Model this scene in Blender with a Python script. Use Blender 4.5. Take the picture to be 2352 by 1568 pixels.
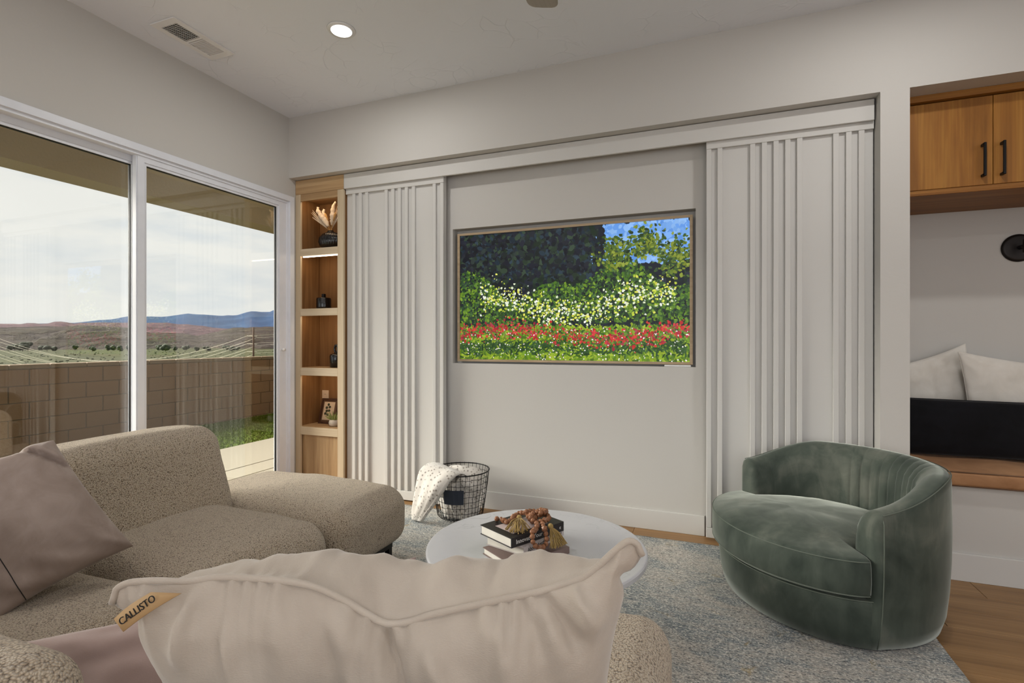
import bpy, bmesh, math, random
import numpy as np
from mathutils import Vector, Matrix, noise

random.seed(7)
rng = np.random.default_rng(7)
S = bpy.context.scene
COL = S.collection
for o in list(bpy.data.objects):
    bpy.data.objects.remove(o)

def lin(c):
    c = c / 255.0
    return c / 12.92 if c <= 0.04045 else ((c + 0.055) / 1.055) ** 2.4
def rgb(r, g, b):
    return (lin(r), lin(g), lin(b), 1.0)

# ------------------------------------------------------------------ camera
CAM = Vector((3.216, -3.277, 1.22))
cd = bpy.data.cameras.new('camera')
cam = bpy.data.objects.new('camera', cd)
COL.objects.link(cam)
cam.location = CAM
cam.rotation_euler = (math.radians(90), 0, math.radians(21.0))
cd.sensor_width = 36.0
cd.lens = 36.0 * 1180.0 / 2352.0
cd.clip_start = 0.02
cd.clip_end = 30000
S.camera = cam

# ------------------------------------------------------------------ sky
W = bpy.data.worlds.new('sky')
S.world = W
W.use_nodes = True
wt = W.node_tree
wt.nodes.clear()
wo = wt.nodes.new('ShaderNodeOutputWorld')
wb = wt.nodes.new('ShaderNodeBackground')
wc = wt.nodes.new('ShaderNodeTexCoord')
wm = wt.nodes.new('ShaderNodeMapping')
wm.inputs['Scale'].default_value = (2.2, 2.2, 9.0)
wn = wt.nodes.new('ShaderNodeTexNoise')
wn.inputs['Scale'].default_value = 1.7
wn.inputs['Detail'].default_value = 8
wn.inputs['Roughness'].default_value = 0.55
wr = wt.nodes.new('ShaderNodeValToRGB')
wr.color_ramp.elements[0].position = 0.36
wr.color_ramp.elements[0].color = rgb(212, 220, 230)
wr.color_ramp.elements[1].position = 0.56
wr.color_ramp.elements[1].color = rgb(234, 236, 238)
wt.links.new(wc.outputs['Generated'], wm.inputs['Vector'])
wt.links.new(wm.outputs[0], wn.inputs['Vector'])
wt.links.new(wn.outputs[0], wr.inputs[0])
wt.links.new(wr.outputs[0], wb.inputs['Color'])
wb.inputs['Strength'].default_value = 1.28
wt.links.new(wb.outputs[0], wo.inputs[0])

# soft sun behind thin cloud, beyond the garden wall
sd = bpy.data.lights.new('sun', 'SUN')
sun = bpy.data.objects.new('sun', sd)
COL.objects.link(sun)
sd.energy = 19.0
sd.angle = math.radians(50)
sd.color = (1.0, 0.98, 0.95)
_e, _a = math.radians(33), math.radians(-20)
_d = Vector((math.cos(_e) * math.cos(_a), -math.cos(_e) * math.sin(_a), -math.sin(_e)))
sun.rotation_euler = _d.to_track_quat('-Z', 'Y').to_euler()

# fill lights added behind the camera to brighten the room like daylight
def fill_light(name, loc, direction, sx, sy, power, col=(1, 1, 1)):
    l = bpy.data.lights.new(name, 'AREA')
    l.shape = 'RECTANGLE'
    l.size, l.size_y = sx, sy
    l.energy = power
    l.color = col
    o = bpy.data.objects.new(name, l)
    COL.objects.link(o)
    o.location = loc
    o.rotation_euler = Vector(direction).to_track_quat('-Z', 'Z').to_euler()
    return o
fill_light('rear_fill', (3.6, -7.72, 1.45), (0, 1, 0), 5.0, 2.3, 40)
fill_light('side_fill', (8.22, -4.6, 1.45), (-1, 0, 0), 3.4, 2.2, 28)
DOWNLIGHT_W = 8.0

S.view_settings.view_transform = 'Standard'
S.view_settings.look = 'None'
S.view_settings.gamma = 1.0
S.view_settings.use_curve_mapping = False
S.view_settings.exposure = 0.10
S.cycles.max_bounces = 6
S.cycles.diffuse_bounces = 3
S.cycles.glossy_bounces = 3
S.cycles.transparent_max_bounces = 8
S.cycles.caustics_reflective = False
S.cycles.caustics_refractive = False

# ------------------------------------------------------------------ material helpers
class NT:
    def __init__(s, name):
        s.m = bpy.data.materials.new(name)
        s.m.use_nodes = True
        s.t = s.m.node_tree
        s.t.nodes.clear()
        s.out = s.n('OutputMaterial')
    def n(s, kind, **kw):
        nd = s.t.nodes.new('ShaderNode' + kind)
        for k, v in kw.items():
            if k.startswith('p_'):
                setattr(nd, k[2:], v)
            else:
                key = k.replace('_', ' ')
                s.set(nd, key, v)
        return nd
    def set(s, nd, key, v):
        if isinstance(key, str) and key.startswith('i') and key[1:].isdigit():
            key = int(key[1:])
        sock = nd.inputs[key]
        if hasattr(v, 'links') or isinstance(v, bpy.types.NodeSocket):
            s.t.links.new(v, sock)
        else:
            sock.default_value = v
    def ramp(s, fac, stops):
        r = s.n('ValToRGB')
        s.t.links.new(fac, r.inputs[0])
        e = r.color_ramp.elements
        while len(e) < len(stops):
            e.new(0.5)
        for i, (p, c) in enumerate(stops):
            e[i].position = p
            e[i].color = c if not isinstance(c, (int, float)) else (c, c, c, 1)
        return r.outputs[0]
    def mix(s, fac, a, b, blend='MIX'):
        m = s.n('Mix', p_data_type='RGBA', p_blend_type=blend)
        s.set(m, 0, fac); s.set(m, 6, a); s.set(m, 7, b)
        return m.outputs[2]
    def math(s, op, a, b=0.0):
        m = s.n('Math', p_operation=op)
        s.set(m, 0, a); s.set(m, 1, b)
        return m.outputs[0]
    def coords(s, scale=(1, 1, 1), kind='Object', rand=False, rot=(0, 0, 0)):
        tc = s.n('TexCoord')
        mp = s.n('Mapping', Scale=scale, Rotation=rot)
        s.t.links.new(tc.outputs[kind], mp.inputs[0])
        if rand:
            oi = s.n('ObjectInfo')
            s.set(mp, 'Location', s.math('MULTIPLY', oi.outputs['Random'], 37.0))
        return mp.outputs[0]
    def noise(s, vec, scale, detail=3, rough=0.55, dist=0.0):
        n = s.n('TexNoise', Scale=scale, Detail=detail, Roughness=rough, Distortion=dist)
        s.set(n, 'Vector', vec)
        return n.outputs[0]
    def bump(s, h, strength=0.3, dist=0.01, normal=None):
        b = s.n('Bump', Strength=strength, Distance=dist)
        s.set(b, 'Height', h)
        if normal is not None:
            s.set(b, 'Normal', normal)
        return b.outputs[0]
    def bsdf(s, **kw):
        b = s.n('BsdfPrincipled', **kw)
        s.t.links.new(b.outputs[0], s.out.inputs[0])
        return s.m

def plain(name, c, rough=0.5, metal=0.0, spec=0.5, var=0.04):
    t = NT(name)
    v = t.noise(t.coords(), 14, 2)
    d = tuple(max(0, x * (1 - 2 * var)) for x in c[:3]) + (1,)
    l = tuple(x * (1 + 2 * var) for x in c[:3]) + (1,)
    return t.bsdf(Base_Color=t.ramp(v, [(0.3, d), (0.7, l)]), Roughness=rough, Metallic=metal, Specular_IOR_Level=spec)

def m_wall(name, c, bs=0.12):
    t = NT(name)
    co = t.coords(kind='Object')
    hh = t.noise(co, 40, 2)
    cc = t.mix(t.noise(co, 1.3, 1), tuple(x * 0.97 for x in c[:3]) + (1,), c)
    return t.bsdf(Base_Color=cc, Roughness=0.75, Specular_IOR_Level=0.25, Normal=t.bump(hh, bs, 0.004))

def m_ceiling():
    t = NT('troweled_ceiling_paint')
    co = t.coords()
    w = t.noise(co, 3.0, 2)
    mv = t.n('VectorMath', p_operation='MULTIPLY_ADD')
    wn2 = t.n('TexNoise', Scale=2.2, Detail=2.0)
    t.set(wn2, 'Vector', co)
    t.set(mv, 0, wn2.outputs[1]); t.set(mv, 1, (0.5, 0.5, 0.5)); t.set(mv, 2, co)
    v = t.n('TexVoronoi', p_feature='DISTANCE_TO_EDGE', Scale=6.5)
    t.set(v, 'Vector', mv.outputs[0])
    line = t.ramp(v.outputs[0], [(0.0, 1.0), (0.022, 0.0)])
    msk = t.ramp(w, [(0.47, 0.0), (0.6, 1.0)])
    h = t.math('ADD', t.math('MULTIPLY', line, msk), t.math('MULTIPLY', t.noise(co, 45, 1), 0.12))
    return t.bsdf(Base_Color=rgb(236, 240, 248), Roughness=0.8, Specular_IOR_Level=0.2, Normal=t.bump(h, 0.5, 0.005))

def m_wood(name, dark, mid, light, axis='z', scale=1.0, rough=0.5, rand=True, knots=True):
    t = NT(name)
    sc = {'x': (0.55, 9, 9), 'y': (9, 0.55, 9), 'z': (9, 9, 0.55)}[axis]
    co = t.coords(tuple(q * scale for q in sc), rand=rand)
    a = t.noise(co, 1.2, 6, 0.6, 1.6)
    sc2 = {'x': (1.2, 70, 70), 'y': (70, 1.2, 70), 'z': (70, 70, 1.2)}[axis]
    f = t.noise(t.coords(tuple(q * scale for q in sc2), rand=rand), 2.0, 3)
    c = t.ramp(a, [(0.25, dark), (0.5, mid), (0.78, light)])
    c = t.mix(t.math('MULTIPLY', t.ramp(f, [(0.35, 1.0), (0.6, 0.0)]), 0.35), c, dark)
    oi = t.n('ObjectInfo')
    c = t.mix(t.math('MULTIPLY', oi.outputs['Random'], 0.25), c, mid)
    return t.bsdf(Base_Color=c, Roughness=rough, Specular_IOR_Level=0.35, Normal=t.bump(f, 0.12, 0.001))

def m_boucle(name, light, mid, dark, scale=170.0, bump=0.9):
    t = NT(name)
    co = t.coords((1, 1, 1))
    wn = t.n('TexNoise', Scale=60.0, Detail=2.0)
    t.set(wn, 'Vector', co)
    mv = t.n('VectorMath', p_operation='MULTIPLY_ADD')
    t.set(mv, 0, wn.outputs[1]); t.set(mv, 1, (0.006, 0.006, 0.006)); t.set(mv, 2, co)
    v = t.n('TexVoronoi', p_feature='F1', Scale=scale, Randomness=0.8)
    t.set(v, 'Vector', mv.outputs[0])
    fine = t.noise(co, 500, 3)
    big = t.noise(co, 22, 3)
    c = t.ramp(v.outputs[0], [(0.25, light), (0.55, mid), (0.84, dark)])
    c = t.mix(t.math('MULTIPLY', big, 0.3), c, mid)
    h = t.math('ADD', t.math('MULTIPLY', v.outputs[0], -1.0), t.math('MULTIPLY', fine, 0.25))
    return t.bsdf(Base_Color=c, Roughness=0.95, Specular_IOR_Level=0.15, Sheen_Weight=0.35, Sheen_Roughness=0.5, Normal=t.bump(h, bump, 0.006))

def m_fabric(name, c1, c2, sheen=0.3, weave=400.0, bs=0.25, blotch=6.0, rough=0.9):
    t = NT(name)
    co = t.coords()
    a = t.noise(co, blotch, 5, 0.6, 0.6)
    w = t.noise(t.coords((1, 1, 3)), weave, 2)
    c = t.ramp(a, [(0.3, c1), (0.7, c2)])
    return t.bsdf(Base_Color=c, Roughness=rough, Specular_IOR_Level=0.2, Sheen_Weight=sheen, Sheen_Roughness=0.4, Normal=t.bump(w, bs, 0.002))

def m_glass():
    t = NT('door_glass')
    tr = t.n('BsdfTransparent', Color=(0.90, 0.895, 0.86, 1))
    gl = t.n('BsdfGlossy', Color=(1, 1, 1, 1), Roughness=0.0)
    lw = t.n('LayerWeight', Blend=0.5)
    fr = t.math('ADD', t.math('MULTIPLY', t.math('POWER', lw.outputs['Facing'], 5.0), 0.9), 0.065)
    mx = t.n('MixShader')
    t.t.links.new(fr, mx.inputs[0])
    t.t.links.new(tr.outputs[0], mx.inputs[1])
    t.t.links.new(gl.outputs[0], mx.inputs[2])
    t.t.links.new(mx.outputs[0], t.out.inputs[0])
    return t.m

def m_emit(name, c, strength):
    t = NT(name)
    e = t.n('Emission', Color=c, Strength=strength)
    t.t.links.new(e.outputs[0], t.out.inputs[0])
    return t.m

def m_velvet(name, deep, mid, pale):
    t = NT(name)
    co = t.coords()
    a = t.noise(co, 3.4, 5, 0.5, 0.7)
    b = t.noise(t.coords((1, 1, 0.4)), 14.0, 4, 0.55, 0.6)
    f = t.math('ADD', t.math('MULTIPLY', a, 0.65), t.math('MULTIPLY', b, 0.35))
    c = t.ramp(f, [(0.34, deep), (0.52, mid), (0.74, pale)])
    n = t.noise(co, 700, 2)
    return t.bsdf(Base_Color=c, Roughness=0.7, Specular_IOR_Level=0.25, Sheen_Weight=0.75, Sheen_Roughness=0.35, Sheen_Tint=(0.8, 0.85, 0.78, 1), Normal=t.bump(n, 0.1, 0.001))

MAT = {}
MAT['wall'] = m_wall('warm_grey_wall_paint', rgb(203, 200, 195))
MAT['trim'] = m_wall('pale_greige_trim_paint', rgb(211, 209, 205), 0.04)
MAT['ceiling'] = m_ceiling()
MAT['vinyl'] = plain('white_vinyl', rgb(228, 231, 238), 0.35, var=0.01)
MAT['oak'] = m_wood('light_oak_veneer', rgb(152, 120, 84), rgb(186, 153, 112), rgb(208, 178, 138), 'z')
MAT['oakx'] = m_wood('light_oak_cross_grain', rgb(152, 120, 84), rgb(186, 153, 112), rgb(208, 178, 138), 'x')
MAT['oakface'] = m_wood('oak_daylit_tint', rgb(188, 166, 134), rgb(205, 186, 157), rgb(218, 202, 178), 'z')  # same oak, daylight on the front edges put into the colour
MAT['oakfacex'] = m_wood('oak_daylit_tint_cross_grain', rgb(188, 166, 134), rgb(205, 186, 157), rgb(218, 202, 178), 'x')  # cross-grain copy, daylight likewise in the colour
MAT['oakin'] = m_wood('oak_shaded_tint', rgb(104, 72, 42), rgb(138, 100, 62), rgb(164, 124, 82), 'z')  # same oak, dimness inside the shelves put into the colour
MAT['amber'] = m_wood('amber_oak_veneer', rgb(112, 70, 24), rgb(154, 102, 40), rgb(188, 136, 60), 'z', 0.7)
MAT['amberx'] = m_wood('amber_oak_cross_grain', rgb(102, 62, 22), rgb(142, 92, 36), rgb(170, 118, 54), 'x', 0.7)
MAT['plank'] = m_wood('oak_floor_plank', rgb(116, 86, 54), rgb(154, 118, 78), rgb(180, 144, 100), 'x', 0.6, 0.42)
MAT['glass'] = m_glass()
MAT['black'] = plain('black_metal', rgb(22, 21, 22), 0.4, 0.6)
MAT['bronze'] = plain('dark_bronze', rgb(30, 24, 22), 0.42, 0.5)
MAT['ceramic'] = plain('glossy_black_ceramic', rgb(16, 16, 18), 0.16, 0.0, 0.6)
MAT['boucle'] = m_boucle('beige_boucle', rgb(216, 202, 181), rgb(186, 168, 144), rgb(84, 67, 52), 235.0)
MAT['cream'] = m_fabric('cream_brushed_linen', rgb(180, 168, 155), rgb(202, 191, 178), 0.4, 260, 0.3, 4)
MAT['leather'] = m_fabric('taupe_suede_leather', rgb(142, 125, 115), rgb(166, 150, 141), 0.25, 300, 0.15, 9, 0.7)
MAT['mauve'] = m_fabric('dusty_mauve_fabric', rgb(150, 128, 122), rgb(168, 146, 140), 0.5, 300, 0.15, 6)
MAT['velvet'] = m_velvet('sage_green_velvet', rgb(40, 50, 44), rgb(71, 79, 71), rgb(116, 118, 108))
MAT['piping'] = plain('sage_velvet_piping', rgb(88, 96, 86), 0.6)
MAT['saddle'] = m_fabric('saddle_tan_leather', rgb(150, 108, 74), rgb(178, 134, 96), 0.05, 500, 0.15, 7, 0.5)
MAT['saddle_side'] = plain('saddle_tan_piping', rgb(104, 74, 52), 0.5)
MAT['whitelinen'] = m_fabric('white_linen', rgb(216, 210, 200), rgb(230, 225, 217), 0.2, 500, 0.25, 8)
MAT['blackvelvet'] = m_fabric('black_velvet', rgb(12, 12, 15), rgb(20, 20, 25), 0.15, 500, 0.1, 8)
MAT['white'] = plain('white_plastic', rgb(236, 236, 236), 0.4, var=0.01)
MAT['vent_dark'] = plain('vent_duct_grey', rgb(70, 70, 72), 0.8)
MAT['slate'] = plain('slate_blue_chalkboard', rgb(38, 46, 60), 0.7)
MAT['paper'] = plain('cream_paper', rgb(226, 222, 212), 0.8)
MAT['bookblack'] = plain('black_book_cover', rgb(34, 31, 32), 0.45)
MAT['bookgrey'] = plain('pale_grey_book_cover', rgb(198, 190, 188), 0.5)
MAT['booktaupe'] = plain('taupe_book_cover', rgb(128, 108, 102), 0.5)
MAT['bookphoto'] = plain('pale_cover_photograph', rgb(196, 180, 178), 0.4)
MAT['ink'] = plain('black_ink', rgb(28, 26, 26), 0.6)
MAT['silver'] = plain('silver_foil', rgb(232, 230, 226), 0.4)
MAT['bead'] = m_wood('brown_bead_wood', rgb(104, 66, 44), rgb(146, 100, 70), rgb(176, 130, 98), 'z', 3.0, 0.35)
MAT['jute'] = m_fabric('golden_jute_cord', rgb(146, 120, 70), rgb(178, 152, 98), 0.2, 600, 0.4, 20)
MAT['glow'] = m_emit('warm_led_glow', (1.0, 0.82, 0.6, 1), 9.0)
MAT['lamp'] = m_emit('downlight_diffuser_glow', (1.0, 0.98, 0.95, 1), 6.0)
MAT['tvframe'] = m_wood('tv_frame_oak', rgb(150, 128, 100), rgb(182, 160, 130), rgb(200, 180, 152), 'x', 1.0)
MAT['pampas'] = m_fabric('dried_pampas', rgb(214, 190, 160), rgb(236, 216, 192), 0.3, 500, 0.4, 30)
MAT['straw'] = m_fabric('dried_straw', rgb(176, 130, 72), rgb(204, 162, 104), 0.2, 500, 0.4, 30)
MAT['leafprint'] = plain('pressed_leaf_green', rgb(62, 62, 42), 0.7)
MAT['artpaper'] = plain('kraft_art_paper', rgb(220, 196, 166), 0.8)
MAT['walnut'] = m_wood('walnut_frame', rgb(52, 32, 22), rgb(78, 50, 34), rgb(98, 66, 46), 'z', 2.0)
MAT['stonepot'] = plain('white_stone_pot', rgb(214, 204, 190), 0.8)
MAT['succulent'] = plain('succulent_green', rgb(142, 150, 84), 0.6, var=0.2)
MAT['outlet'] = plain('almond_outlet_plastic', rgb(214, 190, 164), 0.4)
MAT['fanwood'] = m_wood('grey_weathered_fan_blade', rgb(150, 144, 136), rgb(170, 164, 156), rgb(184, 180, 172), 'y')
MAT['tagcloth'] = plain('tan_label_ribbon', rgb(186, 152, 108), 0.7)
MAT['stucco'] = m_wall('tan_stucco', rgb(150, 134, 104), 0.5)
MAT['concrete'] = m_wall('patio_concrete', rgb(138, 131, 116), 0.2)
MAT['joint'] = plain('concrete_joint', rgb(92, 86, 74), 0.9)
MAT['block'] = m_wall('tan_split_block', rgb(118, 89, 63), 0.8)
MAT['mortar'] = plain('block_mortar', rgb(84, 70, 56), 0.95)
MAT['cap'] = m_wall('tan_cap_block', rgb(112, 92, 70), 0.6)
MAT['bark'] = plain('weathered_pole_wood', rgb(74, 58, 46), 0.9)
MAT['wire'] = plain('bright_aluminium_cable', rgb(214, 206, 186), 0.4, 0.3)
MAT['treeleaf'] = plain('dark_juniper_foliage', rgb(40, 46, 28), 0.9, var=0.25)
MAT['scrub'] = plain('olive_scrub', rgb(52, 56, 26), 0.95, var=0.3)

def m_rug():
    t = NT('distressed_blue_grey_rug')
    co = t.coords()
    a = t.noise(co, 3.2, 7, 0.65, 1.0)
    b = t.noise(t.coords((1.0, 6.0, 1.0)), 9.0, 5, 0.7)
    g = t.noise(t.coords((1, 1.4, 1)), 130, 2)
    g2 = t.noise(co, 7.0, 6, 0.7, 0.6)
    f = t.math('ADD', t.math('MULTIPLY', a, 0.6), t.math('MULTIPLY', b, 0.4))
    c = t.ramp(f, [(0.34, rgb(84, 98, 106)), (0.44, rgb(126, 134, 136)), (0.52, rgb(164, 161, 154)), (0.62, rgb(186, 176, 164))])
    gold = t.ramp(g2, [(0.6, 0.0), (0.68, 0.75)])
    c = t.mix(gold, c, rgb(158, 138, 92))
    dk = t.ramp(t.noise(t.coords((1, 2.5, 1)), 75, 3), [(0.36, 0.85), (0.5, 0.0)])
    c = t.mix(dk, c, rgb(60, 66, 70))
    lt = t.ramp(g, [(0.52, 0.0), (0.62, 0.7)])
    c = t.mix(lt, c, rgb(222, 218, 208))
    return t.bsdf(Base_Color=c, Roughness=0.95, Specular_IOR_Level=0.1, Sheen_Weight=0.2, Normal=t.bump(t.math('ADD', g, b), 0.9, 0.006))
MAT['rug'] = m_rug()

def m_marble():
    t = NT('white_marble')
    co = t.coords()
    a = t.noise(co, 5.0, 8, 0.6, 1.5)
    v = t.math('ABSOLUTE', t.math('SUBTRACT', a, 0.5))
    vein = t.ramp(v, [(0.0, 0.5), (0.014, 0.0)])
    msk = t.ramp(t.noise(co, 2.6, 3), [(0.45, 0.0), (0.65, 1.0)])
    c = t.mix(t.noise(co, 3, 5), rgb(186, 187, 192), rgb(204, 205, 208))
    c = t.mix(t.math('MULTIPLY', vein, msk), c, rgb(140, 140, 144))
    return t.bsdf(Base_Color=c, Roughness=0.14, Specular_IOR_Level=0.5)
MAT['marble'] = m_marble()

def m_plush():
    t = NT('spotted_plush')
    co = t.coords()
    v = t.n('TexVoronoi', p_feature='F1', Scale=42.0, Randomness=0.9)
    t.set(v, 'Vector', co)
    sp = t.ramp(v.outputs[0], [(0.2, 0.8), (0.34, 0.0)])
    c = t.mix(sp, t.mix(t.noise(co, 9, 4), rgb(206, 198, 188), rgb(232, 228, 222)), rgb(124, 112, 102))
    n = t.noise(co, 160, 3)
    return t.bsdf(Base_Color=c, Roughness=0.95, Sheen_Weight=0.5, Normal=t.bump(n, 0.5, 0.004))
MAT['plush'] = m_plush()

def m_ground(name, stops, scale, sc=(1, 1, 1), rough=0.95, bs=0.0, fine=None):
    t = NT(name)
    co = t.coords(sc)
    a = t.noise(co, scale, 8, 0.62, 0.8)
    c = t.ramp(a, stops)
    if fine:
        f = t.noise(co, fine, 4)
        c = t.mix(t.ramp(f, [(0.4, 0.55), (0.6, 0.0)]), c, stops[0][1])
    kw = {}
    if bs:
        kw['Normal'] = t.bump(a, bs, 40.0)
    return t.bsdf(Base_Color=c, Roughness=rough, Specular_IOR_Level=0.1, **kw)
MAT['lawn'] = m_ground('green_lawn', [(0.3, rgb(52, 72, 12)), (0.6, rgb(84, 104, 24)), (0.8, rgb(106, 122, 38))], 18, fine=120)
MAT['plain'] = m_ground('brush_plain', [(0.3, rgb(34, 38, 16)), (0.5, rgb(54, 56, 26)), (0.75, rgb(76, 74, 42))], 0.06, fine=0.5)
MAT['mesa'] = m_ground('grey_mauve_mesa', [(0.3, rgb(42, 35, 35)), (0.45, rgb(66, 58, 54)), (0.6, rgb(62, 57, 46)), (0.78, rgb(86, 64, 58))], 0.02, (1, 1, 3.5), fine=0.09, bs=0.8)
MAT['redrock'] = m_ground('red_sandstone_cliffs', [(0.3, rgb(60, 48, 56)), (0.5, rgb(84, 64, 68)), (0.75, rgb(108, 86, 84))], 0.01, (1, 1, 3), fine=0.04, bs=0.8)
MAT['bluerange'] = m_ground('haze_blue_range', [(0.3, rgb(24, 44, 74)), (0.55, rgb(34, 57, 86)), (0.8, rgb(48, 70, 96))], 0.0016)  # distance haze put into the base colour as blue

# ------------------------------------------------------------------ mesh helpers
WORLD = {}
def finish(o, label=None, cat=None, group=None, kind=None):
    if label: o['label'] = label
    if cat: o['category'] = cat
    if group: o['group'] = group
    if kind: o['kind'] = kind
    return o
def thing(name, loc, label, cat, group=None, kind=None):
    o = bpy.data.objects.new(name, None)
    o.empty_display_size = 0.05
    COL.objects.link(o)
    o.location = loc
    WORLD[o] = Vector(loc)
    return finish(o, label, cat, group, kind)
def obj(name, bm, mat, parent=None, smooth=False, **kw):
    if isinstance(bm, bmesh.types.BMesh):
        bmesh.ops.recalc_face_normals(bm, faces=bm.faces)
        me = bpy.data.meshes.new(name)
        bm.to_mesh(me)
        bm.free()
    else:
        me = bm
    n = len(me.vertices)
    co = np.empty(n * 3, dtype=np.float32)
    me.vertices.foreach_get('co', co)
    co = co.reshape(-1, 3)
    lo, hi = co.min(0), co.max(0)
    org = np.array([(lo[0] + hi[0]) / 2, (lo[1] + hi[1]) / 2, (lo[2] + hi[2]) / 2], dtype=np.float32)
    co -= org
    me.vertices.foreach_set('co', co.ravel())
    if smooth:
        me.polygons.foreach_set('use_smooth', [True] * len(me.polygons))
    me.update()
    mats = mat if isinstance(mat, (list, tuple)) else [mat]
    for m in mats:
        me.materials.append(MAT[m] if isinstance(m, str) else m)
    return place(name, me, Vector([float(q) for q in org]), parent, **kw)
def place(name, me, loc, parent=None, **kw):
    o = bpy.data.objects.new(name, me)
    COL.objects.link(o)
    WORLD[o] = Vector(loc)
    if parent is not None:
        o.parent = parent
        o.location = WORLD[o] - WORLD[parent]
    else:
        o.location = loc
    return finish(o, **kw)
def copies(src, offsets, parent=None):
    for off in offsets:
        place(src.name.split('.')[0], src.data, WORLD[src] + Vector(off), parent or src.parent)

def B(): return bmesh.new()
def box(bm, x0, x1, y0, y1, z0, z1, bev=0.0, seg=2):
    vs = [bm.verts.new(p) for p in ((x0, y0, z0), (x1, y0, z0), (x1, y1, z0), (x0, y1, z0), (x0, y0, z1), (x1, y0, z1), (x1, y1, z1), (x0, y1, z1))]
    fs = [bm.faces.new([vs[i] for i in f]) for f in ((0, 3, 2, 1), (4, 5, 6, 7), (0, 1, 5, 4), (1, 2, 6, 5), (2, 3, 7, 6), (3, 0, 4, 7))]
    if bev > 0:
        es = set(e for f in fs for e in f.edges)
        bmesh.ops.bevel(bm, geom=list(es), offset=bev, segments=seg, profile=0.5, affect='EDGES')
    return bm
def bx(*a, **k):
    return box(B(), *a, **k)
def loft(bm, rings, closed=True, cap=True):
    vr = [[bm.verts.new(p) for p in r] for r in rings]
    n = len(vr[0])
    for a, b in zip(vr[:-1], vr[1:]):
        for i in range(n if closed else n - 1):
            j = (i + 1) % n
            bm.faces.new((a[i], a[j], b[j], b[i]))
    if cap and closed:
        bm.faces.new(list(reversed(vr[0])))
        bm.faces.new(vr[-1])
    return vr
def lathe(bm, prof, c=(0, 0, 0), seg=32, wob=None, cap=True):
    rings = []
    for r, z in prof:
        ring = []
        for k in range(seg):
            a = 2 * math.pi * k / seg
            rr = max(r, 1e-4)
            if wob: rr *= wob(a, z)
            ring.append((c[0] + rr * math.cos(a), c[1] + rr * math.sin(a), c[2] + z))
        rings.append(ring)
    loft(bm, rings, cap=cap)
    return bm
def tube(bm, pts, r, seg=6, closed=False, cap=True):
    pts = [Vector(p) for p in pts]
    n = len(pts)
    rad = r if isinstance(r, (list, tuple)) else [r] * n
    up = Vector((0.02, 0.03, 1))
    rings = []
    pu = None
    for i, p in enumerate(pts):
        a = pts[(i - 1) % n] if (closed or i > 0) else p
        b = pts[(i + 1) % n] if (closed or i < n - 1) else p
        t = (b - a)
        t = t.normalized() if t.length > 1e-9 else Vector((0, 0, 1))
        if pu is None:
            u = up if abs(t.dot(up.normalized())) < 0.95 else Vector((1, 0.1, 0))
            u = (u - t * u.dot(t)).normalized()
        else:
            u = (pu - t * pu.dot(t))
            u = u.normalized() if u.length > 1e-6 else Vector((1, 0, 0))
        pu = u
        w = t.cross(u)
        rings.append([p + (u * math.cos(2 * math.pi * k / seg) + w * math.sin(2 * math.pi * k / seg)) * rad[i] for k in range(seg)])
    if closed:
        rings.append(rings[0])
        loft(bm, rings, cap=False)
        bmesh.ops.remove_doubles(bm, verts=bm.verts, dist=1e-6)
    else:
        loft(bm, rings, cap=cap)
    return bm
def sphere(bm, c, r, sub=2, scale=(1, 1, 1)):
    g = bmesh.ops.create_icosphere(bm, subdivisions=sub, radius=1.0)
    for v in g['verts']:
        v.co = Vector((c[0] + v.co.x * r * scale[0], c[1] + v.co.y * r * scale[1], c[2] + v.co.z * r * scale[2]))
    return g['verts']
def grid_faces(bm, V):
    for a, b in zip(V[:-1], V[1:]):
        for i in range(len(a) - 1):
            q = []
            for v in (a[i], a[i + 1], b[i + 1], b[i]):
                if v not in q: q.append(v)
            if len(q) >= 3:
                try: bm.faces.new(q)
                except ValueError: pass
def smoothstep(a, b, x):
    t = min(1, max(0, (x - a) / (b - a)))
    return t * t * (3 - 2 * t)
def fbm(p, o=4):
    return noise.fractal(Vector(p), 0.6, 2.0, o)

def cushion(x0, x1, y0, y1, z0, z1, r, fn=None, m=12, k=5):
    """box with fully rounded edges, deformed by fn(p, uvw) with uvw in -1..1"""
    c = Vector(((x0 + x1) / 2, (y0 + y1) / 2, (z0 + z1) / 2))
    h = Vector(((x1 - x0) / 2, (y1 - y0) / 2, (z1 - z0) / 2))
    r = min(r, min(h) * 0.999)
    ts = []
    for H in h:
        e = [r * math.tan(math.radians(45) * i / k) for i in range(1, k + 1)]
        inner = H - r
        mid = [-inner + 2 * inner * i / m for i in range(m + 1)]
        ts.append([-inner - q for q in reversed(e)] + mid + [inner + q for q in e])
    bm = B()
    cache = {}
    def vert(q):
        key = tuple(round(a, 6) for a in q)
        if key in cache: return cache[key]
        q = Vector(q)
        inn = Vector([max(-(h[i] - r), min(h[i] - r, q[i])) for i in range(3)])
        d = q - inn
        if d.length > 1e-9:
            d = d.normalized() * r
        p = inn + d
        uvw = Vector((p.x / h.x, p.y / h.y, p.z / h.z))
        w = c + p
        if fn: w = fn(w, uvw)
        cache[key] = bm.verts.new(w)
        return cache[key]
    for ax in range(3):
        b, cc = (ax + 1) % 3, (ax + 2) % 3
        for sgn in (-1, 1):
            rows = []
            for s in ts[b]:
                row = []
                for t in ts[cc]:
                    q = [0, 0, 0]
                    q[ax] = sgn * h[ax]; q[b] = s; q[cc] = t
                    row.append(vert(q))
                rows.append(row)
            grid_faces(bm, rows)
    return bm

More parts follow.
